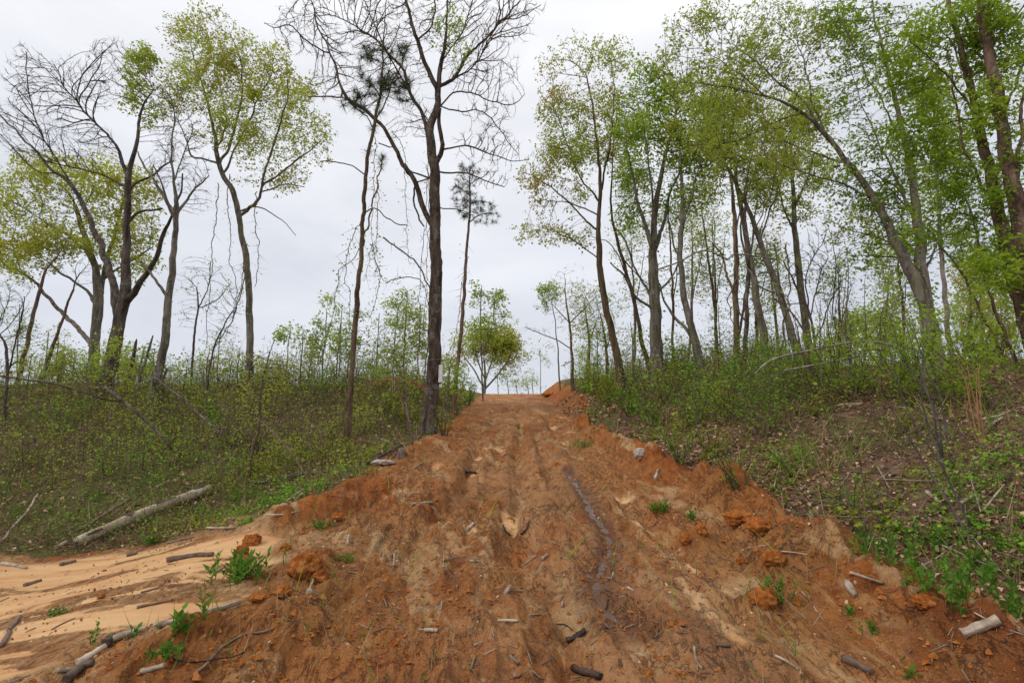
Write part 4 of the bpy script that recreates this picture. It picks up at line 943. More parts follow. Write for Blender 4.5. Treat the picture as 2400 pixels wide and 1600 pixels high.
for i, (x, top, Y, w) in enumerate([(40,700,17,'left of the thin leaning poles'),(130,740,20,'between the two leaning poles'),(270,790,19,'behind the fork of the dark tree'),(350,800,17,'left of the broken branch tree'),(500,760,18,'under the long hanging vine'),(545,800,19,'just left of the slender oak'),(610,820,20,'just right of the slender oak'),(690,760,20,'right of the tiny slim green tree'),(780,700,18,'left of the vine covered pine stem'),(865,720,19,'right of the vine covered pine stem'),(960,700,17,'touching the massive trunk on its left'),(1030,820,15,'between massive trunk and thin pine')]):
    small('thin bushy young tree on the left skyline, ' + w, Y, [(x - 4, 940, 5), (x, (930 + top) / 2, 4), (x + 6, top, 2)], [(x + 4, (900 + top) / 2, 30, (940 - top) * .42), (x + 4, 880, 36, 22)], 260, 620, name='young_tree', group='thin young trees of the left skyline', seed=730 + i, leaf=['leaf_fresh', 'leaf_yellow', 'leaf_green'][i % 3], lsize=.08, twigs=1.2)
for i, (x, top, Y, w) in enumerate([(1370,760,20,'left of the leaning curved trunk'),(1450,740,18,'right of the leaning curved trunk'),(1545,760,17,'right of the thickest trunk'),(1650,700,18,'left of the entwined trunks'),(1740,740,17,'right of the entwined trunks'),(1800,720,18,'left of the straight grey trunk'),(1930,740,15,'right of the straight grey trunk'),(2030,700,14,'left of the arching tree'),(2230,720,11,'right of the pale slim trunk'),(2300,700,10,'left of the right edge trunks')]):
    small('thin twiggy understorey tree in the right wood, ' + w, Y, [(x + 10, 920, 5), (x + 4, (910 + top) / 2, 4), (x, top, 2)], [(x, (890 + top) / 2, 42, (920 - top) * .42), (x + 4, 860, 55, 28)], 380, 1300, name='young_tree', group='understorey trees of the right wood', seed=760 + i, leaf=['leaf_green', 'leaf_olive'][i % 2], lsize=.075, twigs=1.3)
print('TRIS after trees', TRIS[0])

# ------------------------------------------------------------------ undergrowth
def masks(X, Y):
    H, A = full_h(X, Y, True); return H, A
def screen_px(X, Y, Z):
    zz = Z - CAM_H; f = Y * CP + zz * SP
    return 1176 + FP * X / f, 784 - FP * (zz * CP - Y * SP) / f
def scatter(n, r0, r1, a0=-57, a1=57, power=1.):
    th = np.radians(rng.uniform(a0, a1, n)); u = rng.random(n) ** power
    R = r0 * (r1 / r0) ** u
    return R * np.sin(th), R * np.cos(th)
def build_brush():
    X, Y = scatter(42000, 2.6, 30, power=.85)
    H, A = masks(X, Y)
    u = X - xr(Y); v = xl(Y) - X
    px, py = screen_px(X, Y, H)
    e = np.maximum(u, v)
    left = v > 0
    nz = fbm(X * .5, Y * .5, 301, 3); n2 = fbm(X * 1.6, Y * 1.6, 303, 3)
    open_litter = (~left) * sst(1750, 2000, px) * sst(1150, 1000, py) * .9
    right_mid = (~left) * sst(1950, 1750, px)
    dens = np.clip(.85 + .7 * nz - .75 * open_litter, .05, 1)
    ok = (A['clay'] < .35) & (A['sandm'] < .2) & (e > .12) & (rng.random(len(X)) < dens) & (e > .12 + .25 * (n2 + .5))
    ok |= False
    X, Y, H, e, left, nz, n2, px, py = [q[ok] for q in (X, Y, H, e, left, nz, n2, px, py)]
    rm = right_mid[ok]; ol = open_litter[ok]
    n = len(X)
    ht = np.where(left, .10 + .62 * sst(.3, 3.5, e), .07 + .62 * sst(.4, 2.2, e) * (rm * .9 + .12)) * (.75 + 1.3 * np.clip(n2 + .3, 0, 1)) * rng.uniform(.5, 1.5, n)
    ht *= np.where(left & (px < 650) & (py > 1040), .5, np.where(left, 1.05, 1.15))
    ht = np.minimum(ht, .10 * Y)
    B = np.stack([X, Y, H - .02], 1)
    lean = rng.normal(0, .34, (n, 2)) * ht[:, None]
    Tt = B + np.column_stack([lean, ht])
    M1 = (B + Tt) / 2 + rng.normal(0, .06, (n, 3)) * ht[:, None]
    rad = np.clip(.0011 * Y ** .6, .0022, .006)
    tw = Acc()
    for a, b, ra in ((B, M1, rad), (M1, Tt, rad * .7)):
        V, F = cones(a, b + (b - a) * .15, ra); tw.add(V, F)
    # side twigs
    for k in range(3):
        s = rng.choice(n, int(n * .9)); t = rng.uniform(.2, .9, (len(s), 1)); a = B[s] * (1 - t) + Tt[s] * t
        d = unit(rng.normal(0, 1, (len(s), 3)) + [0, 0, .5]); V, F = cones(a, a + d * ht[s][:, None] * rng.uniform(.2, .6, (len(s), 1)), rad[s] * .75); tw.add(V, F)
    obj('brush_twigs', tw.mesh('brush_twigs', M['twig']), None, 'stuff', 'brown tangle of thin stems and twigs covering both banks', 'brush')
    # leaves
    per = np.where(left, 10.5, 13.) * (1 - .35 * ol) * np.clip(.75 + 1.2 * n2, .15, 1.8) * np.where(left & (py < 960), .75, 1)
    per = per * (.25 + 1.15 * sst(-.16, .10, fbm(X * .95 + 3, Y * .8, 309, 3)))
    per = per * np.clip(.25 + 1.1 * rng.random(n) ** 2 * 2 * (.7 + 1.6 * np.clip(fbm(X * 3, Y * 3, 305, 3) + .15, 0, 1)), 0, 3)
    cnt = rng.poisson(per); s = np.repeat(np.arange(n), cnt); m = len(s)
    t = rng.random((m, 1)) ** .8; p = B[s] * (1 - t) + Tt[s] * t + rng.normal(0, .16, (m, 3)) * (ht[s][:, None] + .07) * [1, 1, .6]
    p[:, 2] = np.maximum(p[:, 2], H[s] + .01)
    d = unit(rng.normal(0, 1, (m, 3)) * [1, 1, .35] + [0, 0, .1])
    L = np.clip(.0042 * Y[s], .024, .08) * np.clip(rng.lognormal(-.12, .42, m), .4, 2.1) * np.where(left[s], .95, 1.15)
    tint = np.clip(.42 + .9 * nz[s] + .35 * np.where(left[s] & (py[s] > 1030), 1, 0) + .15 * t[:, 0] + rng.normal(0, .24, m), 0, 1)
    hs = .28 * (left[s] & (py[s] > 1030)) + fbm(X[s] * .7 + 5, Y[s] * .7, 311, 3) + rng.normal(0, .08, m)
    for sel, mt, nm, lab in ((hs > .09, 'leaf_herb', 'ground_leaves', 'fresh green low leaves in patches over both banks'), (hs <= .09, 'leaf_brush', 'brush_leaves', 'olive and dull green spring leaves of the bank undergrowth')):
        V, F = leaf_cards(p[sel], d[sel], L[sel], .34, rng, flat=.6); a = Acc(); a.add(V, F, np.repeat(tint[sel], 4))
        obj(nm, a.mesh(nm, M[mt], smooth=False), None, 'stuff', lab, 'undergrowth')
    print('brush leaves', m, 'stems', n)
build_brush()
def build_thatch():
    # last year's dead stems, tangled over both banks
    X, Y = scatter(70000, 2.5, 26, -57, 57, .9); H, A = masks(X, Y); u = X - xr(Y); v = xl(Y) - X; e_ = np.maximum(u, v)
    ok = (e_ > .05) & (A['clay'] < .5) & (A['sandm'] < .3) & (rng.random(len(X)) < np.clip(.75 + 1.2 * fbm(X, Y, 381, 3), .1, 1))
    X, Y, H, e_ = [q[ok] for q in (X, Y, H, e_)]; n = len(X); L = rng.lognormal(-1.55, .5, n) * np.clip(.4 + e_ * .4, .4, 1.3) * (.6 + .04 * Y)
    d = unit(rng.normal(0, 1, (n, 3)) * [1, 1, .4] + [0, 0, .45]); Pp = np.stack([X, Y, H], 1); T_ = Pp + d * L[:, None]
    V, F = cones(Pp, T_, np.clip(.0009 * Y, .003, .011)); k = rng.random(n)
    for nm, sel, mt, lab in (('dead_stems', k < .55, 'twig', 'tangle of dead brown stems over both banks'), ('dead_grass', k >= .55, 'straw', 'bleached dead stems and grass over both banks')):
        V, F = cones(Pp[sel], T_[sel], np.clip(.0008 * Y[sel], .0025, .010)); a = Acc(); a.add(V, F, np.repeat(rng.random(sel.sum()) * .7, 4))
        obj(nm, a.mesh(nm, M[mt], smooth=False), None, 'stuff', lab, 'dead stems')
build_thatch()
def build_whips():
    # tall thin whips standing above the brush, leafing sparsely
    X, Y = scatter(3600, 6, 27, -57, 57, .75); H, A = masks(X, Y); u = X - xr(Y); v = xl(Y) - X; e_ = np.maximum(u, v)
    g = fbm(X * .6, Y * .6, 391, 3); px, py = screen_px(X, Y, H)
    ok = (e_ > .7) & (A['clay'] < .3) & (rng.random(len(X)) < np.clip(.5 + 1.6 * g, .05, 1) * sst(5, 11, Y) * np.where((u > 0) & (px > 1800) & (Y < 9), .25, 1))
    X, Y, H = X[ok], Y[ok], H[ok]; n = len(X); h = rng.uniform(.4, 1.35, n) * (.45 + .045 * Y) * np.clip(1 + g[ok], .6, 1.4) * np.where(v[ok] > 0, .85, 1)
    B = np.stack([X, Y, H], 1); ln = rng.normal(0, .16, (n, 2)) * h[:, None]; C1 = B + np.column_stack([ln * .3, h * .5]); C2 = B + np.column_stack([ln, h])
    r0 = np.clip(.0006 * Y, .004, .012); tw = Acc()
    V, F = prisms(B, C1, r0, r0 * .8); tw.add(V, F); V, F = prisms(C1, C2, r0 * .8, r0 * .35); tw.add(V, F)
    for k in range(5):
        t = rng.uniform(.35, .98, (n, 1)); a = B * (1 - t) + C2 * t; a = np.where(t < .5, B + (C1 - B) * t * 2, C1 + (C2 - C1) * (t * 2 - 1))
        d = unit(rng.normal(0, 1, (n, 3)) * [1, 1, .3] + [0, 0, .8]); L = h[:, None] * rng.uniform(.08, .3, (n, 1)); V, F = cones(a, a + d * L, r0 * .6); tw.add(V, F)
        if k == 0: tips = [a + d * L]
        else: tips.append(a + d * L)
    obj('whips', tw.mesh('whips', M['twig']), None, 'stuff', 'thin bare whips standing above the brush on both banks', 'brush')
    tips = np.vstack(tips); m = 16000; s = rng.integers(0, len(tips), m); p = tips[s] + rng.normal(0, .05, (m, 3)); d = unit(rng.normal(0, 1, (m, 3)) * [1, 1, .5])
    L = np.clip(.0040 * tips[s][:, 1], .03, .09) * rng.uniform(.5, 1.3, m); V, F = leaf_cards(p, d, L, .32, rng); a = Acc(); a.add(V, F, np.repeat(rng.random(m), 4))
    obj('whip_leaves', a.mesh('whip_leaves', M['leaf_olive'], smooth=False), None, 'stuff', 'small young leaves on the tall whips of both banks', 'undergrowth')
    # fallen twigs
    X, Y = scatter(2600, 3, 20, -56, 57); H, A = masks(X, Y); u = X - xr(Y); v = xl(Y) - X
    ok = (A['clay'] < .4) & (A['sandm'] < .3) & (rng.random(len(X)) < np.where(u > 0, .8, .3)); X, Y, H = X[ok], Y[ok], H[ok]; n = len(X)
    an = rng.uniform(0, 6.28, n); L = rng.lognormal(-1.1, .5, n); e = np.stack([X + np.cos(an) * L, Y + np.sin(an) * L], 1); z2 = full_h(e[:, 0], e[:, 1]) + rng.uniform(.01, .16, n)
    r = rng.uniform(.004, .011, n); k = rng.random(n)
    for nm, sel, mt, lab in (('fallen_twigs', k < .6, 'stick_brown', 'brown fallen twigs lying on both banks'), ('bleached_twigs', k >= .6, 'stick_pale', 'bleached fallen twigs lying on both banks')):
        a = Acc(); V, F = prisms(np.stack([X, Y, H + .03], 1)[sel], np.column_stack([e, z2])[sel], r[sel], r[sel] * .5); a.add(V, F); obj(nm, a.mesh(nm, M[mt], smooth=False), None, 'stuff', lab, 'twigs')
build_whips()
def build_litter():
    # dead leaves on the ground
    X, Y = scatter(120000, 2.6, 24, -57, 57)
    H, A = masks(X, Y); u = X - xr(Y); v = xl(Y) - X
    n1 = fbm(X * .8, Y * .8, 321, 3)
    pr = np.where(A['sandm'] > .3, .13 * (fbm(X * 1.6, Y * 2.6, 323, 3) > .2), 0) + np.where(u > .05, .8 * np.clip(.7 + 1.2 * n1, .15, 1), np.where(v > .1, .22, (.012 + .07 * (n1 > .15)) * sst(9, 3, Y))) * (1 - .9 * A['sandm'])
    ok = rng.random(len(X)) < pr
    X, Y, H = X[ok], Y[ok], H[ok]; n = len(X)
    d = unit(rng.normal(0, 1, (n, 3)) * [1, 1, .22]); L = np.clip(.0075 * Y, .04, .13) * rng.uniform(.6, 1.4, n) * np.where((X < xr(Y)) & (X > xl(Y)) | (A['sandm'][ok] > .3), .6, 1)
    e2 = full_h(X + d[:, 0] * L, Y + d[:, 1] * L); d = unit(np.column_stack([d[:, :2] * L[:, None], e2 - H + rng.normal(.01, .02, n)]))
    V, F = leaf_cards(np.stack([X, Y, H + .012 + .03 * rng.random(n)], 1), d, L, .34, rng, flat=.75, fold=.2)
    a = Acc(); a.add(V, F, np.repeat(rng.random(n) ** 1.5, 4))
    obj('leaf_litter', a.mesh('leaf_litter', M['leaf_dry'], smooth=False), None, 'stuff', 'brown and grey dead leaves littering the ground', 'leaf litter')
    # chips and small twigs on the clay, straw on the verges
    X, Y = scatter(46000, 2.3, 17, -50, 52); H, A = masks(X, Y)
    u = X - xr(Y); v = xl(Y) - X; c1 = fbm(X * 1.1, Y * 1.1, 331, 3)
    pr = np.where((u < .1) & (v < .1), .36 * np.clip(.5 + 2.6 * c1, .02, 1.4), .3) * (1 - .85 * A['sandm'] * (c1 < .12))
    ok = rng.random(len(X)) < pr; X, Y, H = X[ok], Y[ok], H[ok]; n = len(X)
    d = unit(rng.normal(0, 1, (n, 3)) * [1, 1, .12]); L = rng.lognormal(-3.7, .65, n)[:, None] * (.7 + .05 * Y[:, None])
    L = np.minimum(L, .22); Pp = np.stack([X, Y, H + .007], 1); e = Pp + d * L; e[:, 2] = full_h(e[:, 0], e[:, 1]) + .008
    r = np.clip(L[:, 0] * .07, .0018, .006)
    k = rng.random(n)
    for nm, sel, mt, lab in (('wood_chips', k < .22, 'stick_pale', 'pale wood chips and slivers strewn over the clay'), ('bark_bits', k >= .22, 'stick_brown', 'brown bark bits and broken twigs strewn over the clay')):
        a = Acc(); V, F = prisms(Pp[sel], e[sel], r[sel], r[sel] * .7); a.add(V, F)
        obj(nm, a.mesh(nm, M[mt], smooth=False), None, 'stuff', lab, 'debris')
    # crumbs of clay
    X, Y = scatter(42000, 2.2, 18, -50, 52); H, A = masks(X, Y); u = X - xr(Y); v = xl(Y) - X; c1 = fbm(X * 1.4, Y * 1.4, 341, 3)
    ok = (A['clay'] > .5) & (rng.random(len(X)) < .6 * np.clip(.2 + 2.8 * c1 + .5 * np.exp(-(np.minimum(np.abs(u), np.abs(v)) / .5) ** 2), .03, 1.4)) & (A['sandm'] < .35)
    X, Y, H = X[ok], Y[ok], H[ok]; n = len(X); s = (rng.lognormal(-4.75, .55, n) * (.7 + .08 * Y)).clip(.004, .035)
    O = np.array([[1,0,0],[-1,0,0],[0,1,0],[0,-1,0],[0,0,1.],[0,0,-1]]); FO = np.array([[0,2,4],[2,1,4],[1,3,4],[3,0,4]])
    V = (np.stack([X, Y, H + s * .15], 1)[:, None] + O[None] * s[:, None, None] * rng.uniform(.5, 1.2, (n, 6, 1)) + rng.normal(0, .15, (n, 6, 3)) * s[:, None, None])
    F = (np.arange(n)[:, None, None] * 6 + FO[None]).reshape(-1, 3)
    me = mesh_np('clay_crumbs', V.reshape(-1, 3), F, M['crumb'], smooth=False); TRIS[0] += len(F)
    obj('clay_crumbs', me, None, 'stuff', 'loose crumbs of red clay on the track', 'clay crumbs')
    # straw and grass blades
    X, Y = scatter(30000, 2.4, 15, -54, 56); H, A = masks(X, Y); u = X - xr(Y); v = xl(Y) - X; e_ = np.maximum(u, v)
    g = fbm(X * 1.8, Y * 1.8, 351, 3)
    ok = (rng.random(len(X)) < np.where(e_ > 0, .8, .10) * sst(.02, .30, g + .12 * (np.abs(e_) < .5))) & (A['sandm'] < .4)
    X, Y, H = X[ok], Y[ok], H[ok]; n = len(X); h = rng.uniform(.05, .30, n) * np.where(e_[ok] > .2, 1.25, .9) * (.8 + .05 * Y)
    Pp = np.stack([X, Y, H], 1); T_ = Pp + np.column_stack([rng.normal(0, .45, (n, 2)) * h[:, None], h])
    k = rng.random(n)
    for nm, sel, mt, lab in (('dry_grass', k < .62, 'straw', 'dry straw coloured grass blades along the track edges'), ('green_grass', k >= .62, 'leaf_herb', 'green grass blades along the track edges')):
        V, F = cones(Pp[sel], T_[sel], np.clip(.0011 * Y[sel], .003, .007)); a = Acc(); a.add(V, F, np.repeat(rng.random(sel.sum()), 4))
        obj(nm, a.mesh(nm, M[mt], smooth=False), None, 'stuff', lab, 'grass')
def mat_clod():
    m, nt, out = newmat('clay_clod'); n1 = noise(nt, 22, 6, .7); n2 = noise(nt, 70, 4, .65); n3 = noise(nt, 5, 4)
    c = mixc(nt, maprange(nt, n1, .38, .62), (.21, .062, .012), (.40, .135, .03)); c = mixc(nt, maprange(nt, n2, .56, .7, 0, .5), c, (.15, .05, .018)); c = mixc(nt, maprange(nt, n3, .5, .66, 0, .6), c, (.46, .20, .065))
    h = math_(nt, 'ADD', n1, math_(nt, 'MULTIPLY', n2, .5)); nt.links.new(bsdf(nt, c, .95, .1, h, .02, .8), out.inputs[0]); return m
M['crumb'] = mat_clod()
build_litter()

# ------------------------------------------------------------------ shrubs one can tell apart
def shrub(px, py, h, w, ns, nl, label, name='shrub', cat='shrub', group=None, leaf='leaf_brush', twig='twig', seed=0, ls=None, lean=0, Y=None, dead=False):
    r = np.random.default_rng(900 + seed)
    if Y: x, y = up(px, py, Y)[0], Y
    else: x, y = hit2(px, py)
    z = ground_z(x, y); root = empty(name, (x, y, z), label, cat, group)
    st = Acc(); pts = []
    for i in range(ns):
        a = r.uniform(0, 6.28); b = np.array([math.cos(a), math.sin(a) * .6, 0]) * w * .12 * r.random()
        d = np.array([math.cos(a) * w * r.uniform(.2, .55) + lean, math.sin(a) * w * .45 * r.random(), h * r.uniform(.6, 1.05)])
        P = np.array([b - [0, 0, .05], b + d * .35 + r.normal(0, .03, 3) * h, b + d * .7 + r.normal(0, .04, 3) * h, b + d])
        P = resample(P, h / 7, .012 * h, seed * 40 + i); rr = np.linspace(.0013 * y ** .5 * 2.3 + .003 * h, .0018, len(P))
        V, F = tube(P, rr, 4); st.add(V, F); pts.append(P[1:])
    pts = np.vstack(pts); pts = pts[pts[:, 2] > h * .12]
    m = int(len(pts) * 1.6); s = r.integers(0, len(pts), m); L = h * r.uniform(.06, .22, (m, 1)); dd = unit(r.normal(0, 1, (m, 3)) + [0, 0, .4])
    V, F = cones(pts[s], pts[s] + dd * L, .0022 + .0002 * y); st.add(V, F)
    obj('stems', st.mesh('stems', M[twig]), root, 'stuff' if ns > 1 else None)
    if nl:
        t = pts[s] + dd * L * r.random((m, 1)); al = np.vstack([t, pts[s] + dd * L, pts]); k = r.integers(0, len(al), nl)
        p = al[k] + r.normal(0, .03, (nl, 3)) * h; d = unit(r.normal(0, 1, (nl, 3)) * [1, 1, .5] + [0, 0, .05])
        V, F = leaf_cards(p, d, (ls or np.clip(.0042 * y, .025, .08)) * r.uniform(.6, 1.3, nl), .32, r, .6); a = Acc(); a.add(V, F, np.repeat(np.clip(r.normal(.6, .25, nl), 0, 1), 4))
        obj('foliage', a.mesh('foliage', M[leaf], smooth=False), root, 'stuff')
    return root
GB = 'leafy green bushes of the right bank'
for i, (px, py, h, w, t) in enumerate([(1400,925,.9,.9,'nearest the top of the track'),(1450,955,.8,1.0,'below the leaning curved trunk'),(1500,985,.8,.9,'uphill of the pale stone'),(1530,925,1.0,1.2,'in front of the thickest trunk'),
      (1590,985,.9,1.1,'downhill of the thickest trunk'),(1625,930,1.1,1.2,'in front of the bending trunk'),(1680,975,1.0,1.1,'in front of the entwined trunks'),(1720,920,1.1,1.2,'in front of the kinked grey trunk'),
      (1760,1000,.8,1.0,'left edge of the open leaf litter'),(1640,1055,.6,.8,'above the clay berm bulge'),(1800,930,1.0,1.0,'between kinked trunk and dark multi stem shrub'),(1560,1060,.55,.7,'beside the track above the berm'),
      (1700,1120,.45,.8,'low, over the big clay lump'),(1830,1090,.4,.8,'low, in the middle of the lower bank'),(1960,1180,.35,.8,'low, by the crossed pale sticks'),(2060,1000,.4,.7,'small, in the leaf litter below the arching tree')]):
    shrub(px, py, h, w, 9, int(520 * min(1.3, h * w + .3)), 'green twiggy bush on the right bank, ' + t, group=GB, leaf='leaf_brush' if i % 3 == 0 else 'leaf_herb', twig='twig_green', seed=i)
for i, (px, Y, h, w, t) in enumerate([(1950,8.5,1.2,1.6,'under the long arch of the fallen branch'),(2040,8.3,1.1,1.5,'right half under the fallen branch arch'),(2100,7.6,1.5,1.5,'dense, at the left foot of the arching tree'),(2190,7.2,1.3,1.5,'between the arching tree and right edge trunks'),(2290,6.5,1.2,1.4,'at the foot of the right edge trunks'),(1880,9.5,1.0,1.2,'left end of the fallen branch arch')]):
    shrub(px, 900, h, w, 12, 1100, 'big leafy green bush on the crest, ' + t, group='large bushes on the right crest', leaf='leaf_beech', twig='twig_green', seed=50 + i, Y=Y, ls=.05)
for i, (px, py, h, w, t) in enumerate([(640,960,1.0,1.1,'right of the slender oak foot'),(470,960,.9,1.1,'left of the slender oak foot'),(700,930,1.0,1.2,'left of the vine covered pine foot'),(880,950,.9,1.1,'between the pine and the massive trunk'),(1045,950,1.0,.8,'against the road side of the massive trunk'),(1075,930,1.0,.7,'at the left edge of the track crest'),
      (930,980,.9,.8,'in front of the red clay patch'),(300,1000,.8,1.1,'below the forked tree'),(140,1010,.9,1.2,'below the leaning poles'),(400,1080,.7,1.0,'uphill of the pale log'),(640,1075,.6,.8,'over the long grey branch'),(520,1030,.9,1.0,'uphill of the dark young trunk'),(60,1080,.8,1.0,'at the far left edge'),(770,1030,.8,.9,'at the vine covered pine foot'),(250,1100,.5,.8,'low, above the pale log middle'),(1020,1000,.6,.6,'at the base of the massive trunk'),(830,1000,.8,.9,'right of the vine covered pine')]):
    shrub(px, py, h, w, 9, int(380 * min(1.3, h * w + .3)), 'twiggy olive bush on the left bank, ' + t, group='twiggy bushes of the left bank', leaf=['leaf_brush', 'leaf_olive', 'leaf_herb'][i % 3], twig='twig', seed=100 + i)
shrub(1905, 960, 2.6, 1.6, 11, 150, 'bare dark multi stemmed shrub on the right bank above the leaf litter', twig='twig', leaf='leaf_olive', seed=200, Y=9)
shrub(1965, 960, 2.9, .9, 6, 90, 'tall bare whippy shrub with upright stems right of the dark multi stemmed shrub', twig='twig_purple', leaf='leaf_olive', seed=201, Y=9.5)
shrub(605, 905, 1.2, 1.1, 14, 500, 'reddish twigged upright shrub in front of the slender oak foot', twig='twig', leaf='leaf_olive', seed=202, Y=10)
shrub(2240, 1230, 1.5, .4, 2, 60, 'spindly pale sapling at the lower right, rising past the crossed sticks', name='sapling', cat='sapling', twig='twig_purple', leaf='leaf_brush', seed=203, lean=-.5)
shrub(1985, 1255, .75, .12, 2, 25, 'two thin dark upright stems beside the berm on the lower right bank', name='sapling', cat='sapling', twig='twig', leaf='leaf_brush', seed=204)
shrub(2180, 1080, 1.7, .5, 4, 160, 'thin pale branching sapling in front of the arching tree base', name='sapling', cat='sapling', twig='twig_purple', leaf='leaf_herb', seed=205, lean=-.2)
shrub(2255, 1010, .9, .3, 7, 0, 'dry orange grass stalks standing in the leaf litter at right', name='dry_stalks', cat='dry grass', twig='straw_stem', seed=206) if 'straw_stem' in M else None

# ------------------------------------------------------------------ sticks, logs, stones, clods, vines
z3 = lambda x, y: (x * .3338, 1044.7 + y * .3337)
z4 = lambda x, y: (784 + x * .3338, 1044.7 + y * .3337)
z5 = lambda x, y: (1568 + x * .3338, 1044.7 + y * .3337)
z6 = lambda x, y: (1568 + x * .3333, 522.3 + y * .3333)
zb = lambda x, y: (392 + x * .3337, 842.8 + y * .3337)
zl = lambda x, y: (x * .2083, 735 + y * .2083)
def stick(pts, w, mat, label, f=z4, name='stick', cat='stick', Y=None, group=None, rise=0., jag=.0, k=None, seed=None, over=False):
    q = []
    for i, p in enumerate(pts):
        a, b = f(*p[:2])
        if Y: P = up(a, b, Y if np.isscalar(Y) else Y[i]); q.append([*P, 0])
        else:
            x, y = hit2(a, b); q.append([x, y, 0, 0])
    q = np.array(q); s = seed or int(abs(pts[0][0] * 7 + pts[0][1])) % 9973
    yy = q[:, 1].mean(); r0 = w * .3337 * .5 * yy / FP * .95; r0 = max(r0, .0035)
    q[:, 3] = r0 * np.linspace(1.05, .8, len(q))
    if not Y:
        L = np.linalg.norm(q[-1, :2] - q[0, :2]); R = resample(np.column_stack([q[:, 0], q[:, 1], 0 * q[:, 0], q[:, 3]]), max(L / 9, .012), L * .012, s)
        g = full_h(R[:, 0], R[:, 1]); gl = np.interp(np.arange(len(R)), [0, len(R) - 1], [g[0], g[-1]])
        R[:, 2] = np.maximum(g, gl) * .6 + g * .4 + R[:, 3] * .75 + rise * np.linspace(0, 1, len(R))
        if over or len(pts) <= 3: R[:, 2] = gl + max(0, np.percentile(g - gl, 75)) + R[:, 3] * .6; rise = 1e-9
        if rise == 0: R[:, 2] = np.convolve(np.pad(R[:, 2], 1, 'edge'), [.25, .5, .25], 'valid')
    else:
        L = np.linalg.norm(q[-1, :3] - q[0, :3]); R = resample(q, L / 14, L * .006, s)
    c = R[0, :3].copy()
    Q = np.vstack([R[:1], R, R[-1:]]); Q[0, 3] = R[0, 3] * .2; Q[-1, 3] = R[-1, 3] * .15
    Q[0, :3] += (R[0, :3] - R[1, :3]) * .02; Q[-1, :3] += (R[-1, :3] - R[-2, :3]) * .02
    thick = r0 > .018 and not Y
    if thick: rs = np.random.default_rng(s); Q[1:-1, 3] *= rs.uniform(.9, 1.06, len(Q) - 2); Q[0, 3] = Q[1, 3] * .8; Q[-1, 3] = Q[-2, 3] * .7; Q = np.vstack([Q[:1], Q, Q[-1:]]); Q[0, 3] = Q[-1, 3] = r0 * .05; Q[0, :3] += (Q[1, :3] - Q[2, :3]) * .3; Q[-1, :3] += (Q[-2, :3] - Q[-3, :3]) * .3
    a = Acc(); V, F = tube(Q[:, :3] - c, Q[:, 3], k or (9 if r0 > .012 else 5), (.34 if thick else .28) + jag, s); a.add(V, F)
    return obj(name, a.mesh(name, M[mat], smooth=not thick), None, None, label, cat, group, tuple(c))
P_, B_, D_ = 'stick_pale', 'stick_brown', 'stick_dark'
# left, on and round the sand
for pts, w, m, lab in [
 ([(1420,525),(1600,527)], 20, P_, 'pale grey stick above the big clay ball on the sand'),
 ([(1820,465),(1930,440),(2060,432)], 14, P_, 'thin curved grey stick on the clay above the sand'),
 ([(940,1060),(1060,1035),(1190,1005)], 22, B_, 'dark weathered stick lying in the middle of the sand flat'),
 ([(165,905),(280,868)], 26, B_, 'short dark tipped stick near the left edge of the sand'),
 ([(10,755),(90,765),(180,785)], 22, P_, 'grey driftwood piece at the left edge under the grass bank'),
 ([(355,1205),(440,1160),(520,1125)], 11, B_, 'thin brown twig on the sand below the small grass tuft'),
 ([(965,960),(1080,920),(1150,880)], 12, B_, 'thin root like twig on the sand, uphill of the weathered stick'),
 ([(1420,810),(1560,795)], 18, P_, 'pale stick immediately left of the leafy green plant'),
 ([(1190,1420),(1350,1440),(1500,1440),(1600,1440),(1690,1350)], 11, D_, 'thin dark crooked twig crossing the long brown branch'),
 ([(1310,1560),(1450,1430),(1620,1290),(1760,1240),(1880,1205)], 22, B_, 'long brown crooked branch on the clay at lower left'),
 ([(970,1512),(1050,1485),(1130,1468)], 36, P_, 'stout pale wood piece at the bottom left, near the dead twigs'),
 ([(390,1502),(560,1490)], 30, P_, 'pale stub at the lower left corner joining the dark bark slab'),
 ([(455,1568),(560,1500),(640,1450)], 60, 'log_bark', 'dark rotten bark slab at the lower left corner'),
 ([(725,1315),(772,1258)], 52, 'log_bark', 'dark bark chunk at the near end of the half buried pole'),
 ([(2125,955),(2150,890),(2160,830)], 12, P_, 'thin white stick standing against the big clay mound'),
 ([(0,1330),(70,1220),(135,1120)], 30, B_, 'brown stick end at the left picture edge, low'),
 ([(410,765),(520,738)], 26, B_, 'brown bark strip at the upper edge of the sand'),
 ([(870,700),(945,680)], 30, B_, 'curled brown bark at the top of the sand flat'),
 ([(1150,740),(1350,700),(1460,700)], 34, 'log_bark', 'line of dark driftwood debris on the sand left of the plant'),
 ([(1150,610),(1330,570)], 15, B_, 'brown twig beside the small green grass tuft under the log'),
 ([(385,648),(455,612)], 34, P_, 'splintered pale wood scrap at the lower end of the log'),
 ([(1800,250),(1850,100)], 5, B_, 'upright brown twig at the bank edge right of the log')]:
    stick(pts, w, m, lab, z3)
stick([(0,610),(160,500),(215,440),(235,405)], 15, P_, 'pale curved branch sticking up over the grass at the left edge', z3, rise=.25)
stick([(520,572),(650,500),(885,350)], 24, 'stick_brown', 'slim straight brown pole resting beside the pale log', z3, name='pole', cat='pole', over=True); bpy.data.objects['pole'].location.z += .07
# long half buried pole
stick([(530,1478),(720,1350)], 44, 'log_wood', 'lower pale length of the half buried pole at the left corner', z3, name='buried_pole', cat='pole', over=True)
stick([(775,1305),(1650,1045)], 40, 'stick_pale', 'long pale half buried pole along the edge of the sand', z3, name='buried_pole', cat='pole', over=True)
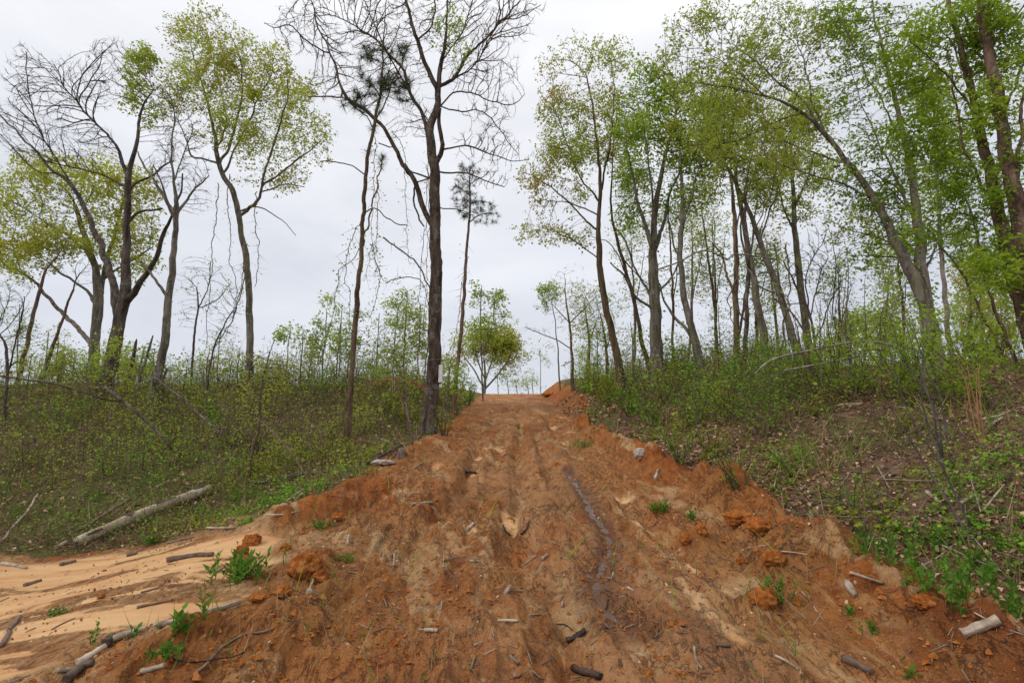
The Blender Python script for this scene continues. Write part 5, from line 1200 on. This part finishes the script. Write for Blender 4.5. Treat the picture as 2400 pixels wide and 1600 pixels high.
# the big log
def big_log():
    a0 = hit2(*z3(530, 625)); a1 = hit2(*z3(1435, 262))
    r0 = 66 * .3337 * .5 * a0[1] / FP; r1 = 56 * .3337 * .5 * a1[1] / FP
    z0 = ground_z(*a0) + r0 * .8; z1 = ground_z(*a1) + r1 * .9
    n = 34; t = np.linspace(0, 1, n)[:, None]
    P = np.array([*a0, z0]) * (1 - t) + np.array([*a1, z1]) * t
    P[:, 2] += .03 * np.sin(t[:, 0] * 3.1); R = (r0 * (1 - t) + r1 * t)[:, 0] * (1 + .05 * np.sin(t[:, 0] * 23))
    root = empty('log', tuple(P[0]), 'long pale fallen log with stripped bark at the foot of the left bank', 'log')
    a = Acc(); V, F = tube(P - P[0], R, 20, .07, 5); a.add(V, F); obj('wood', a.mesh('wood', M['log_wood']), root)
    for e, s in ((0, -1), (n - 1, 1)):
        d = unit(P[min(e + 1, n - 1)] - P[max(e - 1, 0)]) * s * .012
        Q = np.array([P[e] - P[0] - d, P[e] - P[0] + d, P[e] - P[0] + d * 1.02, P[e] - P[0] + d * .9]); a = Acc(); V, F = tube(Q, [R[e] * .985, R[e] * .985, R[e] * .55, .003], 20, .04, 5); a.add(V, F)
        obj('cut_end', a.mesh('cut_end', M['log_end']), root)
    r = np.random.default_rng(3)
    for i, (tt, ln, an) in enumerate([(.30, .20, .6), (.34, .12, 1.7), (.52, .1, 1.2), (.83, .22, -.2), (.8, .1, 1.0), (.62, .3, 1.9), (.12, .18, 2.4), (.93, .2, 1.6)]):
        # bark scraps wrapped on the surface
        k = int(tt * (n - 1)); T_ = unit(P[-1] - P[0]); U = unit(np.cross(T_, [0, 0, 1.])); W = np.cross(U, T_)
        m, w = 7, 6; L = ln; V = []
        for ii in range(m):
            for jj in range(w):
                aa = an + (jj / (w - 1) - .5) * (.9 if i % 2 else .45) * (1 - .7 * abs(ii / (m - 1) - .5)) + .12 * r.normal()
                rr = R[k] * 1.045 + .006 * r.random()
                V.append(P[k] - P[0] + T_ * (ii / (m - 1) - .5) * L + (np.cos(aa) * U * -1 + np.sin(aa) * W) * rr)
        F = [[ii * w + jj, ii * w + jj + 1, (ii + 1) * w + jj + 1, (ii + 1) * w + jj] for ii in range(m - 1) for jj in range(w - 1)]
        a = Acc(); a.add(V, F); obj('bark_scrap', a.mesh('bark_scrap', M['log_bark']), root)
big_log()
# centre of the track
for pts, w, m, lab in [
 ([(860,525),(912,485)], 24, P_, 'short pale offcut in the upper middle of the near clay'),
 ([(890,740),(942,738)], 20, P_, 'short blocky pale offcut left of the gully hole'),
 ([(488,352),(632,338)], 15, P_, 'split pale sliver on the left side of the track'),
 ([(490,103),(557,58)], 12, P_, 'pale stick on the left side where the track narrows'),
 ([(530,135),(600,112)], 10, P_, 'thin pale stick below another on the left where the track narrows'),
 ([(360,765),(362,715),(378,685)], 14, P_, 'curved pale twig sticking from the clay, left of centre'),
 ([(690,735),(850,750),(985,770)], 10, B_, 'long thin brown twig left of the gully hole'),
 ([(1130,965),(1160,910)], 24, P_, 'stubby pale stick below the gully hole'),
 ([(1078,1148),(1222,1158)], 24, P_, 'straight grey peeled stick in the near middle of the track'),
 ([(325,1035),(380,1112)], 7, B_, 'thin slanting twig, left one of a close pair on the near clay'),
 ([(355,1038),(402,1075)], 7, P_, 'thin slanting twig, right one of a close pair on the near clay'),
 ([(686,1072),(690,1018)], 11, P_, 'small pale upright sliver in the near left of the track'),
 ([(215,1232),(300,1190)], 14, B_, 'brown twig on grey bark patch, near left of the track'),
 ([(575,1218),(660,1222)], 26, 'stick_pale', 'ragged silver bark shred in the near left of the track'),
 ([(1158,1400),(1222,1447)], 28, 'stick_brown', 'grey spindle shaped wood piece near the bottom middle'),
 ([(888,1505),(910,1440),(925,1385)], 15, B_, 'dark twig fork near the bottom edge, left of centre'),
 ([(870,1440),(940,1450)], 8, B_, 'small twig crossing the dark twig fork near the bottom edge'),
 ([(622,1500),(630,1372)], 10, B_, 'thin brown upright twig near the bottom edge, further left'),
 ([(1165,1552),(1240,1525),(1340,1518),(1400,1560)], 16, 'stick_brown', 'arched root like twig at the bottom edge'),
 ([(1370,1502),(1460,1440)], 10, B_, 'thin brown twig above the arched root like twig'),
 ([(1480,1178),(1540,1190),(1592,1222)], 12, D_, 'thin dark twig above the black wood chunk'),
 ([(1970,920),(2012,942)], 16, P_, 'small pale stick right of the wet trickle end'),
 ([(1860,852),(1872,815)], 12, P_, 'tiny pale stick beside the lower wet trickle'),
 ([(1515,1052),(1525,1010)], 15, P_, 'small pale stick left of the wet muddy patch'),
 ([(1110,490),(1130,530),(1165,562)], 14, D_, 'left arm of the dark V shaped root in the gully'),
 ([(1292,490),(1270,540),(1235,572)], 16, D_, 'right arm of the dark V shaped root in the gully'),
 ([(1380,725),(1422,690)], 26, 'stick_pale', 'grey splinter on the rim of the gully hole'),
 ([(858,125),(925,132)], 24, D_, 'small black root knob in the left rut'),
 ([(42,625),(52,560)], 17, P_, 'short whitish stick at the left clay edge'),
 ([(480,282),(622,262)], 8, B_, 'thin brown twig in the left rut'),
 ([(1290,1112),(1370,1100)], 12, P_, 'pale chip right of the straight grey peeled stick'),
 ([(1240,770),(1300,740),(1340,700)], 9, P_, 'pale rootlet poking from the gully hole'),
 ([(1340,800),(1380,735)], 8, B_, 'brown rootlet on the right of the gully hole'),
 ([(1820,1070),(1835,1000),(1865,950)], 8, D_, 'thin dark upright twig in the wet mud'),
 ([(2160,180),(2180,130)], 20, P_, 'small pale wood knot on the right berm')]:
    stick(pts, w, m, lab, z4)
stick([(1548,1315),(1600,1270),(1672,1238)], 44, D_, 'wet black broken wood chunk in the near mud', z4, name='wood_chunk', cat='wood chunk', jag=.2, rise=.02)
stick([(1600,1490),(1690,1505),(1790,1535)], 46, D_, 'black rotten wood chunk at the bottom edge of the mud', z4, name='wood_chunk', cat='wood chunk', jag=.3)
# right
for pts, w, m, lab in [
 ([(1640,760),(1690,805),(1742,862)], 13, P_, 'white stick, lower one of the crossed pair on the right bank'),
 ([(1662,768),(1790,700),(1900,610),(2000,500)], 11, P_, 'long pale stick rising right from the crossed pair on the bank'),
 ([(1135,930),(1195,990)], 44, P_, 'pale stubby cut branch end on the right berm'),
 ([(635,1388),(720,1440),(795,1495)], 22, P_, 'pale flat splinter near the bottom, right of centre'),
 ([(1110,1430),(1200,1470),(1305,1512)], 50, 'log_bark', 'grey curled bark slab at the lower right'),
 ([(80,1350),(95,1430),(130,1500)], 15, P_, 'bent pale upright stick near the bottom right of centre'),
 ([(102,1450),(102,1500)], 14, B_, 'short brown peg beside the bent pale stick'),
 ([(1070,320),(1160,452)], 11, P_, 'white stick slanting in the upper leaf litter of the right bank'),
 ([(1340,90),(1380,160),(1422,232)], 12, P_, 'white stick high in the right bank brush'),
 ([(1030,330),(1090,210),(1160,120)], 8, P_, 'thin pale twig leaning over the right bank'),
 ([(1680,268),(1780,332)], 26, 'stick_pale', 'grey weathered branch piece in the leaf litter'),
 ([(1910,342),(1992,288)], 26, 'stick_pale', 'grey branch stub right of the weathered branch piece'),
 ([(1090,118),(1400,138),(1710,165)], 22, 'log_bark', 'dark mossy fallen limb across the upper right bank'),
 ([(1640,460),(1820,495),(1990,495),(2160,455),(2345,400)], 13, B_, 'long brown branch lying across the right bank'),
 ([(2010,1110),(2180,1190),(2349,1250)], 11, P_, 'thin long stick sloping down to the right edge'),
 ([(840,832),(910,800),(975,790)], 9, B_, 'thin twig on the right berm above the dark hollow'),
 ([(680,690),(770,690),(862,705)], 11, P_, 'pale twig along the top of the right berm'),
 ([(820,950),(900,1040),(972,1140)], 9, P_, 'thin pale twig slanting down the right berm'),
 ([(2302,1172),(2349,1118)], 12, P_, 'white stick poking in at the right edge'),
 ([(450,655),(590,635)], 8, P_, 'thin white twig on the brown part of the berm'),
 ([(1500,1420),(1580,1350)], 10, B_, 'brown twig in the lower right clay'),
 ([(1700,1370),(1830,1320)], 10, B_, 'brown curved twig left of the split log piece'),
 ([(380,415),(430,408)], 14, P_, 'small pale stick on top of the clay bulge'),
 ([(230,1325),(330,1330)], 26, 'log_bark', 'grey dead leaf and bark clump near the bottom right of centre'),
 ([(1150,835),(1250,850),(1390,925)], 22, 'stick_pale', 'silver splintered bark strip on the right berm crest')]:
    stick(pts, w, m, lab, z5)
stick([(1935,1302),(2185,1205)], 62, 'stick_pale', 'split pale log piece at the right edge of the clay', z5, name='log_piece', cat='log', jag=.1, k=14, over=True)
for pts, w, m, lab in [([(1130,980),(1260,1030),(1392,1078)], 30, 'log_bark', 'dark rotten limb lying under the fallen branch arch'),
 ([(1790,1200),(1950,1165),(2100,1150)], 12, P_, 'thin grey branch on the crest below the arching tree'),
 ([(1960,1132),(2180,1108)], 34, 'log_bark', 'dark red rotten log on the crest at right'),
 ([(2060,1342),(2160,1310),(2262,1268)], 26, P_, 'grey branch length, upper of two at the right edge'),
 ([(2080,1420),(2160,1360),(2240,1310)], 26, P_, 'grey branch length, lower of two at the right edge'),
 ([(1080,1240),(1240,1228)], 30, 'stick_pale', 'short weathered log in the litter by the dark multi stemmed shrub')]:
    stick(pts, w, m, lab, z6)
# arching and leaning dead branches that hang over the brush
for pts, w, m, Y, f, lab in [
 ([(500,1010),(560,950),(640,905),(800,860),(1060,810),(1220,785),(1400,800),(1560,830),(1760,920)], 17, 'bark_pale', [9,9,9,9,8.8,8.6,8.4,8.2,8], z6, 'long pale arching fallen branch on the right crest'),
 ([(700,985),(940,940),(1250,885),(1450,920),(1640,1000)], 11, 'bark_pale', 8.3, z6, 'second thinner arching branch below the long pale arch'),
 ([(-170,290),(0,222),(130,160),(230,180),(300,222),(330,190),(400,185),(640,210)], 12, 'bark_pale', 14, z6, 'pale crooked limb running level between the trunks'),
 ([(430,270),(470,310),(520,400),(640,450)], 15, 'bark_pale', 14, z6, 'pale broken limb end below the level crooked limb'),
 ([(620,480),(740,580),(830,710),(850,900)], 12, 'twig', 11, z6, 'dark crooked vine stem right of the kinked grey trunk'),
 ([(560,1060),(700,990),(830,960)], 7, 'twig_purple', 8.5, z6, 'looping grey vine at the left foot of the multi stemmed shrub'),
 ([(0,615),(300,655),(650,710),(900,780),(1150,870),(1330,900)], 21, 'bark_dark', [6.9,6.9,7,7.1,7.2,7.3], zl, 'long thin grey pole sagging from the left edge over the brush'),
 ([(1160,730),(1340,880),(1500,1010),(1740,1230),(1890,1410)], 31, 'bark_dark', [7.4,7.3,7.2,7.1,7.0], zl, 'brown fallen pole slanting down right below the forked tree'),
 ([(1700,630),(1900,780),(2150,990),(2352,1180),(2440,1260)], 28, 'bark_dark', [8,7.8,7.6,7.4,7.2], zl, 'brown fallen pole slanting down right of the first one'),
 ([(590,345),(700,440),(830,590),(920,740),(1060,950)], 9, 'bark_red', [7.6,7.2,6.9,6.6,6.35], zb, 'reddish arched whip stem bowing down to the left clay edge'),
 ([(1540,60),(1570,160),(1610,300),(1640,430),(1668,535)], 15, 'bark_red', 10.2, zb, 'reddish leaning stem left of the massive trunk base'),
 ([(1640,430),(1680,460),(1710,510)], 10, 'bark_red', 10.1, zb, 'short broken prop beside the reddish leaning stem'),
 ([(320,220),(420,330),(480,400),(570,470)], 7, 'twig_purple', 8.4, zb, 'thin grey arched twig left of the dark young trunk')]:
    stick(pts, w * (.6242 if f is zl else 1), m, lab, f, name='fallen_branch', cat='branch', Y=Y)
stick([(560,860),(640,830),(900,765),(1300,675),(1500,600),(1590,568)], 22, 'bark_dark', 'long grey brown branch lying along the foot of the left bank', zb, name='fallen_branch', cat='branch', over=True)
stick([(1420,490),(1500,520),(1570,555)], 9, P_, 'thin pale stick behind the root stump at the left track edge', zb)
# root stump with shavings at left edge
def rough_blob(name, px, py, sx, sy, sz, mat, label, cat, seed, f=None, sink=.3, lumps=.35, n=30, parent=None):
    a, b = f(px, py) if f else (px, py)
    x, y = hit2(a, b); z = ground_z(x, y)
    r = np.random.default_rng(seed); ph, th = np.meshgrid(np.linspace(0, math.pi, n), np.arange(n * 2) * math.pi / n, indexing='ij')
    d = np.stack([np.sin(ph) * np.cos(th), np.sin(ph) * np.sin(th), np.cos(ph)], -1)
    q = d.reshape(-1, 3); o = seed * 3.3
    tri = lambda k, sd_, oc: (fbm(q[:, 0] * k + o, q[:, 1] * k, sd_, oc, .6) + fbm(q[:, 1] * k + o, q[:, 2] * k, sd_ + 5, oc, .6) + fbm(q[:, 2] * k + o, q[:, 0] * k, sd_ + 9, oc, .6)) / 1.7
    w = .75 * tri(1.6, seed, 3) + .28 * tri(6., seed + 2, 3)
    V = q * (1 + lumps * 2 * w)[:, None] * [sx, sy, sz] + [0, 0, sz * (1 - sink)]
    m = n * 2; i, j = np.meshgrid(np.arange(n - 1), np.arange(m), indexing='ij'); j2 = (j + 1) % m
    F = np.stack([i * m + j, (i + 1) * m + j, (i + 1) * m + j2, i * m + j2], -1).reshape(-1, 4)
    A_ = Acc(); A_.add(V, F)
    return obj(name, A_.mesh(name, M[mat], smooth=False), parent, None, label if not parent else None, cat if not parent else None, None, (x, y, z))
for px, py, w, h, lab in [(578,1250,.095,.085,'round clay ball on the sand, largest of the loose balls'),(556,1268,.065,.05,'smaller clay ball in front of the round clay ball'),(700,1312,.135,.10,'big lumpy clay mound at the right edge of the sand'),
        (728,1335,.09,.07,'clay lump on the lower right of the big lumpy mound'),(594,1378,.075,.03,'flat oval clay clod on the pale sand'),(645,1362,.085,.035,'long flat clay clod between the oval clod and the big mound'),
        (655,1262,.05,.04,'small clay clod right of the green plant'),(1700,1200,.17,.09,'bulging red clay lump on top of the right berm'),(1748,1222,.12,.08,'clay lump right of the bulging one on the berm'),
        (1575,1245,.07,.06,'pale brown rounded clod below the right berm'),(1612,1228,.07,.07,'taller rounded clod beside the pale brown clod'),(1775,1290,.10,.07,'rounded clod at the left end of the berm twig'),
        (1755,1385,.10,.08,'red clay mound beside the green tuft, lower right'),(1700,1292,.035,.035,'small dark red clay ball left of the berm clod'),(2125,1400,.08,.05,'tan clay lump at the edge of the lower right bank'),
        (775,1195,.06,.045,'small round clod near the left clay edge'),(1280,1068,.05,.04,'small dark clod beside the top of the wet trickle'),(240,1312,.02,.014,'small flat clay pebble on the left sand'),(232,1372,.03,.014,'flat clay flake in the middle of the left sand')]:
    rough_blob('clay_clod', px, py, w * .85, w * .72, h * .9, 'crumb', lab, 'clay clod', int(px), lumps=.34, sink=.62)
for px, py, w, h, lab in [(1471,1052,.11,.10,'pale angular stone at the foot of the right bank brush'),(878,1067,.17,.05,'flat pale rock at the left edge of the track'),(710,1364,.022,.02,'small white pebble at the foot of the white upright stick')]:
    rough_blob('stone', px, py, w, w * .8, h, 'stone', lab, 'stone', int(px) + 3, lumps=.25)
def stump():
    x, y = hit2(*zb(1580, 625)); z = ground_z(x, y); r = np.random.default_rng(8)
    root = empty('root_stump', (x, y, z), 'torn reddish root stump with pale splinters at the left track edge', 'stump')
    for i in range(9):
        a = r.uniform(0, 6.28); L = r.uniform(.12, .3); P = np.array([[0, 0, .06], [math.cos(a) * L * .5, math.sin(a) * L * .4, .12 * r.random() + .05], [math.cos(a) * L, math.sin(a) * L * .6, -.02]])
        A_ = Acc(); V, F = tube(resample(P, .05, .01, i), np.linspace(.022, .005, len(resample(P, .05))), 7, .3, i); A_.add(V, F); obj('root', A_.mesh('root', M['bark_red' if i % 4 else 'stick_brown']), root)
    A_ = Acc(); V, F = tube(np.array([[0, 0, -.05], [.02, 0, .08], [.03, .01, .16], [.03, .01, .17]]), [.09, .07, .05, .01], 12, .5, 4); A_.add(V, F); obj('core', A_.mesh('core', M['stick_brown']), root)
stump()
# ---- dirt clods on the crest of the right bank
for px, Y, w, h, lab in [(1262,30,.35,.12,'clay heap with dead roots at the top right of the track crest'),(1362,24,.3,.25,'upturned root ball of red clay on the right crest')]:
    q = up(px, 880, Y); x, y = q[0], Y; o_ = rough_blob('clay_heap', 1300, 950, w, w * .8, h, 'crumb', lab, 'clay heap', int(px), lumps=.4); o_.location = (x, y, ground_z(x, y) - .02)

# ---- leafy plants standing in the sand and clay
def herb(px, py, h, w, ns, label, leafL=.09, per=9, seed=0, group=None, name='plant', leaf='leaf_plant'):
    x, y = hit2(px, py); z = ground_z(x, y); r = np.random.default_rng(1200 + seed); root = empty(name, (x, y, z), label, 'plant', group)
    st = Acc(); lv = Acc()
    for i in range(ns):
        b = np.array([r.normal(0, w * .4), r.normal(0, w * .25), -.01]); hh = h * r.uniform(.55, 1.05); d = np.array([r.normal(0, .2), r.normal(0, .2), 1]) * hh
        P = np.array([b, b + d * .5 + r.normal(0, .008, 3), b + d]); R_ = resample(P, hh / 5); V, F = tube(R_, np.linspace(.0035, .0015, len(R_)), 4); st.add(V, F)
        t = np.linspace(.15, 1, per)[:, None]; p = b + d * t; a = np.arange(per) * 2.4 + r.uniform(0, 6)
        dd = unit(np.stack([np.cos(a), np.sin(a), .55 + .5 * t[:, 0]], 1)); V, F = leaf_cards(p, dd, leafL * r.uniform(.6, 1.1, per), .15 if leafL > .06 else .28, r, .7, .05); lv.add(V, F, np.repeat(np.clip(r.normal(.45, .25, per), 0, 1), 4))
    obj('stems', st.mesh('stems', M['leaf_herb']), root, 'stuff' if ns > 1 else None); obj('leaves', lv.mesh('leaves', M[leaf], smooth=False), root, 'stuff')
herb(560, 1330, .20, .30, 22, 'clump of long leaved green plants on the sand beside the clay balls', .085, 10, 1)
herb(535, 1335, .10, .14, 6, 'low narrow leaved sprout at the left of the green plant clump', .06, 7, 2)
herb(655, 1300, .22, .02, 1, 'single tall thin sprout right of the green plant clump', .04, 9, 3)
herb(462, 1430, .17, .05, 3, 'sprout with broad bright leaves behind the half buried pole', .07, 6, 4)
herb(400, 1470, .13, .10, 5, 'leafy sprouts in front of the half buried pole', .06, 7, 5)
herb(308, 1465, .06, .03, 2, 'tiny sprout against the half buried pole', .05, 5, 6)
herb(212, 1478, .12, .04, 2, 'thin sprout at the lower left, above the bark chunk', .04, 6, 7)
herb(345, 1252, .10, .12, 14, 'small bright grass tuft below the pale log', .06, 4, 8, name='grass_tuft')
herb(135, 1412, .05, .09, 16, 'small brown green tuft in the left sand', .03, 4, 9, name='grass_tuft')
herb(385, 1510, .06, .14, 14, 'low green weed mat at the lower left', .035, 6, 10)
herb(1795, 1385, .16, .12, 12, 'bright green weed tuft on the lower right berm', .04, 9, 11)
herb(1950, 1415, .07, .03, 3, 'small dark green sprout on the lower right clay', .04, 6, 12)
herb(2010, 1455, .07, .08, 6, 'small loose green sprout near the lower right', .035, 6, 13)
herb(1518, 1178, .10, .14, 14, 'bright grass tuft below the right berm', .06, 5, 14, name='grass_tuft')
herb(1590, 1195, .10, .09, 8, 'green weed tuft by the rounded clods', .05, 6, 15)
herb(1340, 1030, .16, .30, 22, 'green grassy patch on the right edge halfway up the track', .07, 6, 16, name='grass_tuft')
herb(740, 1215, .08, .14, 12, 'grass tuft on the clay above the big mound', .05, 5, 17, name='grass_tuft')
herb(800, 1290, .06, .12, 10, 'small weed patch right of the big mound', .04, 5, 18)
herb(2085, 1560, .06, .04, 3, 'small green sprout at the bottom right', .04, 5, 19)
herb(1190, 985, .15, .16, 12, 'sparse green tuft in the middle of the track near the gully head', .05, 5, 20, name='grass_tuft')
BL = 'broad leaved plants of the lower right corner'
for i, (px, py, t) in enumerate([(2190,1400,'left end of the row'),(2250,1370,'directly above the split log piece'),(2310,1345,'just inside the right edge'),(2150,1350,'behind the clay lump'),(2230,1310,'higher, below the crossed sticks'),(2300,1270,'higher at the right edge'),(2080,1300,'left, beside the berm'),(2335,1420,'in the corner by the log piece'),(1990,1270,'at the thin dark stems'),(2140,1250,'right of the thin dark stems')]):
    herb(px, py, .16, .30, 12, 'broad leaved green plant at lower right, ' + t, .052, 8, 40 + i, BL)
for i, (px, py, t) in enumerate([(90,1185,'left edge above the sand'),(230,1150,'behind the slim brown pole'),(450,1190,'in front of the pale log'),(560,1150,'at the dark young trunk foot'),(330,1120,'behind the middle of the log'),(720,1130,'under the long grey branch'),(820,1095,'between long branch and clay'),(620,1165,'right of the log end'),(50,1120,'upper left edge')]):
    herb(px, py, .16, .4, 12, 'fresh low green plant patch on the left bank, ' + t, .05, 8, 60 + i, 'low green patches of the left bank')

# ---- vines
def vine(pts, Y, label, leaves=0, w=3., seed=0, rad=.006):
    q = np.array([[*up(p[0], p[1], Y), rad * (Y / 11)] for p in pts]); R = resample(q, .09, .035, seed + 5); c = R[0, :3].copy()
    root = empty('vine', tuple(c), label, 'vine', None); leaves = int(leaves * .55); a = Acc(); V, F = tube(R[:, :3] - c, np.linspace(2.1, 1.2, len(R)) * R[:, 3], 4); a.add(V, F)
    r = np.random.default_rng(seed); s = r.integers(0, len(R), len(R)); d = unit(r.normal(0, 1, (len(s), 3)) + [0, 0, -.7])
    V, F = cones(R[s, :3] - c, R[s, :3] - c + d * r.uniform(.08, .5, (len(s), 1)), .006); a.add(V, F)
    obj('stem', a.mesh('stem', M['twig']), root)
    if leaves:
        s = r.integers(0, len(R), leaves); p = R[s, :3] - c + r.normal(0, .09, (leaves, 3)); V, F = leaf_cards(p, unit(r.normal(0, 1, (leaves, 3)) + [0, 0, -.3]), .05 * r.uniform(.6, 1.3, leaves), .34, r); a = Acc(); a.add(V, F, np.repeat(r.random(leaves), 4))
        obj('leaves', a.mesh('leaves', M['leaf_green'], smooth=False), root, 'stuff')
vine([(500,420),(497,500),(488,560),(486,640),(478,700),(474,790)], 15.5, 'long vine hanging left of the slender oak, outermost', 30, seed=1)
vine([(528,400),(524,470),(530,540),(528,600),(545,650),(538,720)], 15.5, 'kinked vine hanging left of the slender oak, middle one', 60, seed=2)
vine([(590,440),(586,500),(592,560),(590,640),(588,660)], 15, 'vine hanging on the right side of the slender oak trunk', 40, seed=3)
vine([(566,600),(560,650),(550,690),(535,730),(505,780),(490,800),(472,850)], 14.5, 'vine bundle sweeping down left from the slender oak trunk', 110, seed=4, rad=.008)
vine([(568,560),(556,640),(548,680),(540,720),(520,770)], 14.6, 'second vine sweeping down left from the slender oak trunk', 60, seed=5)
vine([(832,560),(815,590),(790,610),(775,650),(765,720),(745,790),(735,830)], 10.2, 'vine arching off the left of the vine covered pine', 130, seed=6, rad=.005)
vine([(836,500),(815,530),(800,580),(790,640),(805,690),(800,760)], 10.2, 'inner vine hanging left of the vine covered pine', 120, seed=7, rad=.005)
vine([(850,560),(862,600),(870,640),(862,690),(845,730)], 10.2, 'vine looping on the right of the vine covered pine', 120, seed=8, rad=.005)
vine([(870,420),(868,500),(862,560),(870,620),(880,640)], 10.3, 'vine hanging right of the vine covered pine upper trunk', 140, seed=9, rad=.005)
vine([(862,300),(858,400),(852,520),(840,640)], 10.3, 'thin straight vine dropping beside the vine covered pine', 110, seed=10, rad=.004)
vine([(880,545),(930,580),(965,620),(983,660),(986,760),(976,850),(982,930)], 12.6, 'dark vine arching onto the massive trunk from the left', 60, seed=11, rad=.009)
vine([(885,650),(920,640),(950,635),(975,655),(982,700)], 12.6, 'short vine branch joining the massive trunk vine', 30, seed=12, rad=.006)
vine([(980,380),(978,500),(968,620),(964,720),(966,830)], 12.6, 'straight hanging vine left of the massive trunk, outer', 70, seed=13, rad=.004)
vine([(986,300),(984,480),(981,640),(972,760)], 12.6, 'straight hanging vine left of the massive trunk, inner', 50, seed=14, rad=.004)
vine([(1072,560),(1066,640),(1056,700),(1048,770),(1030,810),(1010,828)], 12.7, 'thin vine swinging from the thin pine to the massive trunk', 30, seed=15, rad=.004)
vine([(900,300),(925,340),(930,420),(935,520),(940,600)], 12, 'leafy vine dangling from the left limb of the massive tree', 110, seed=16, rad=.004)
vine([(1690,640),(1672,700),(1690,780),(1680,850)], 13.5, 'loose vine beside the entwined dark trunks', 60, seed=17, rad=.006)
vine([(1805,560),(1815,650),(1800,740),(1790,830),(1785,930)], 10.5, 'dark vine hanging left of the dark multi stemmed shrub', 30, seed=18, rad=.008)
vine([(2035,690),(2020,740),(2025,800),(2032,840)], 9, 'bare curved vine hanging left of the arching tree base', 10, seed=19, rad=.006)
print('TRIS total', TRIS[0], 'objects', len(bpy.data.objects))
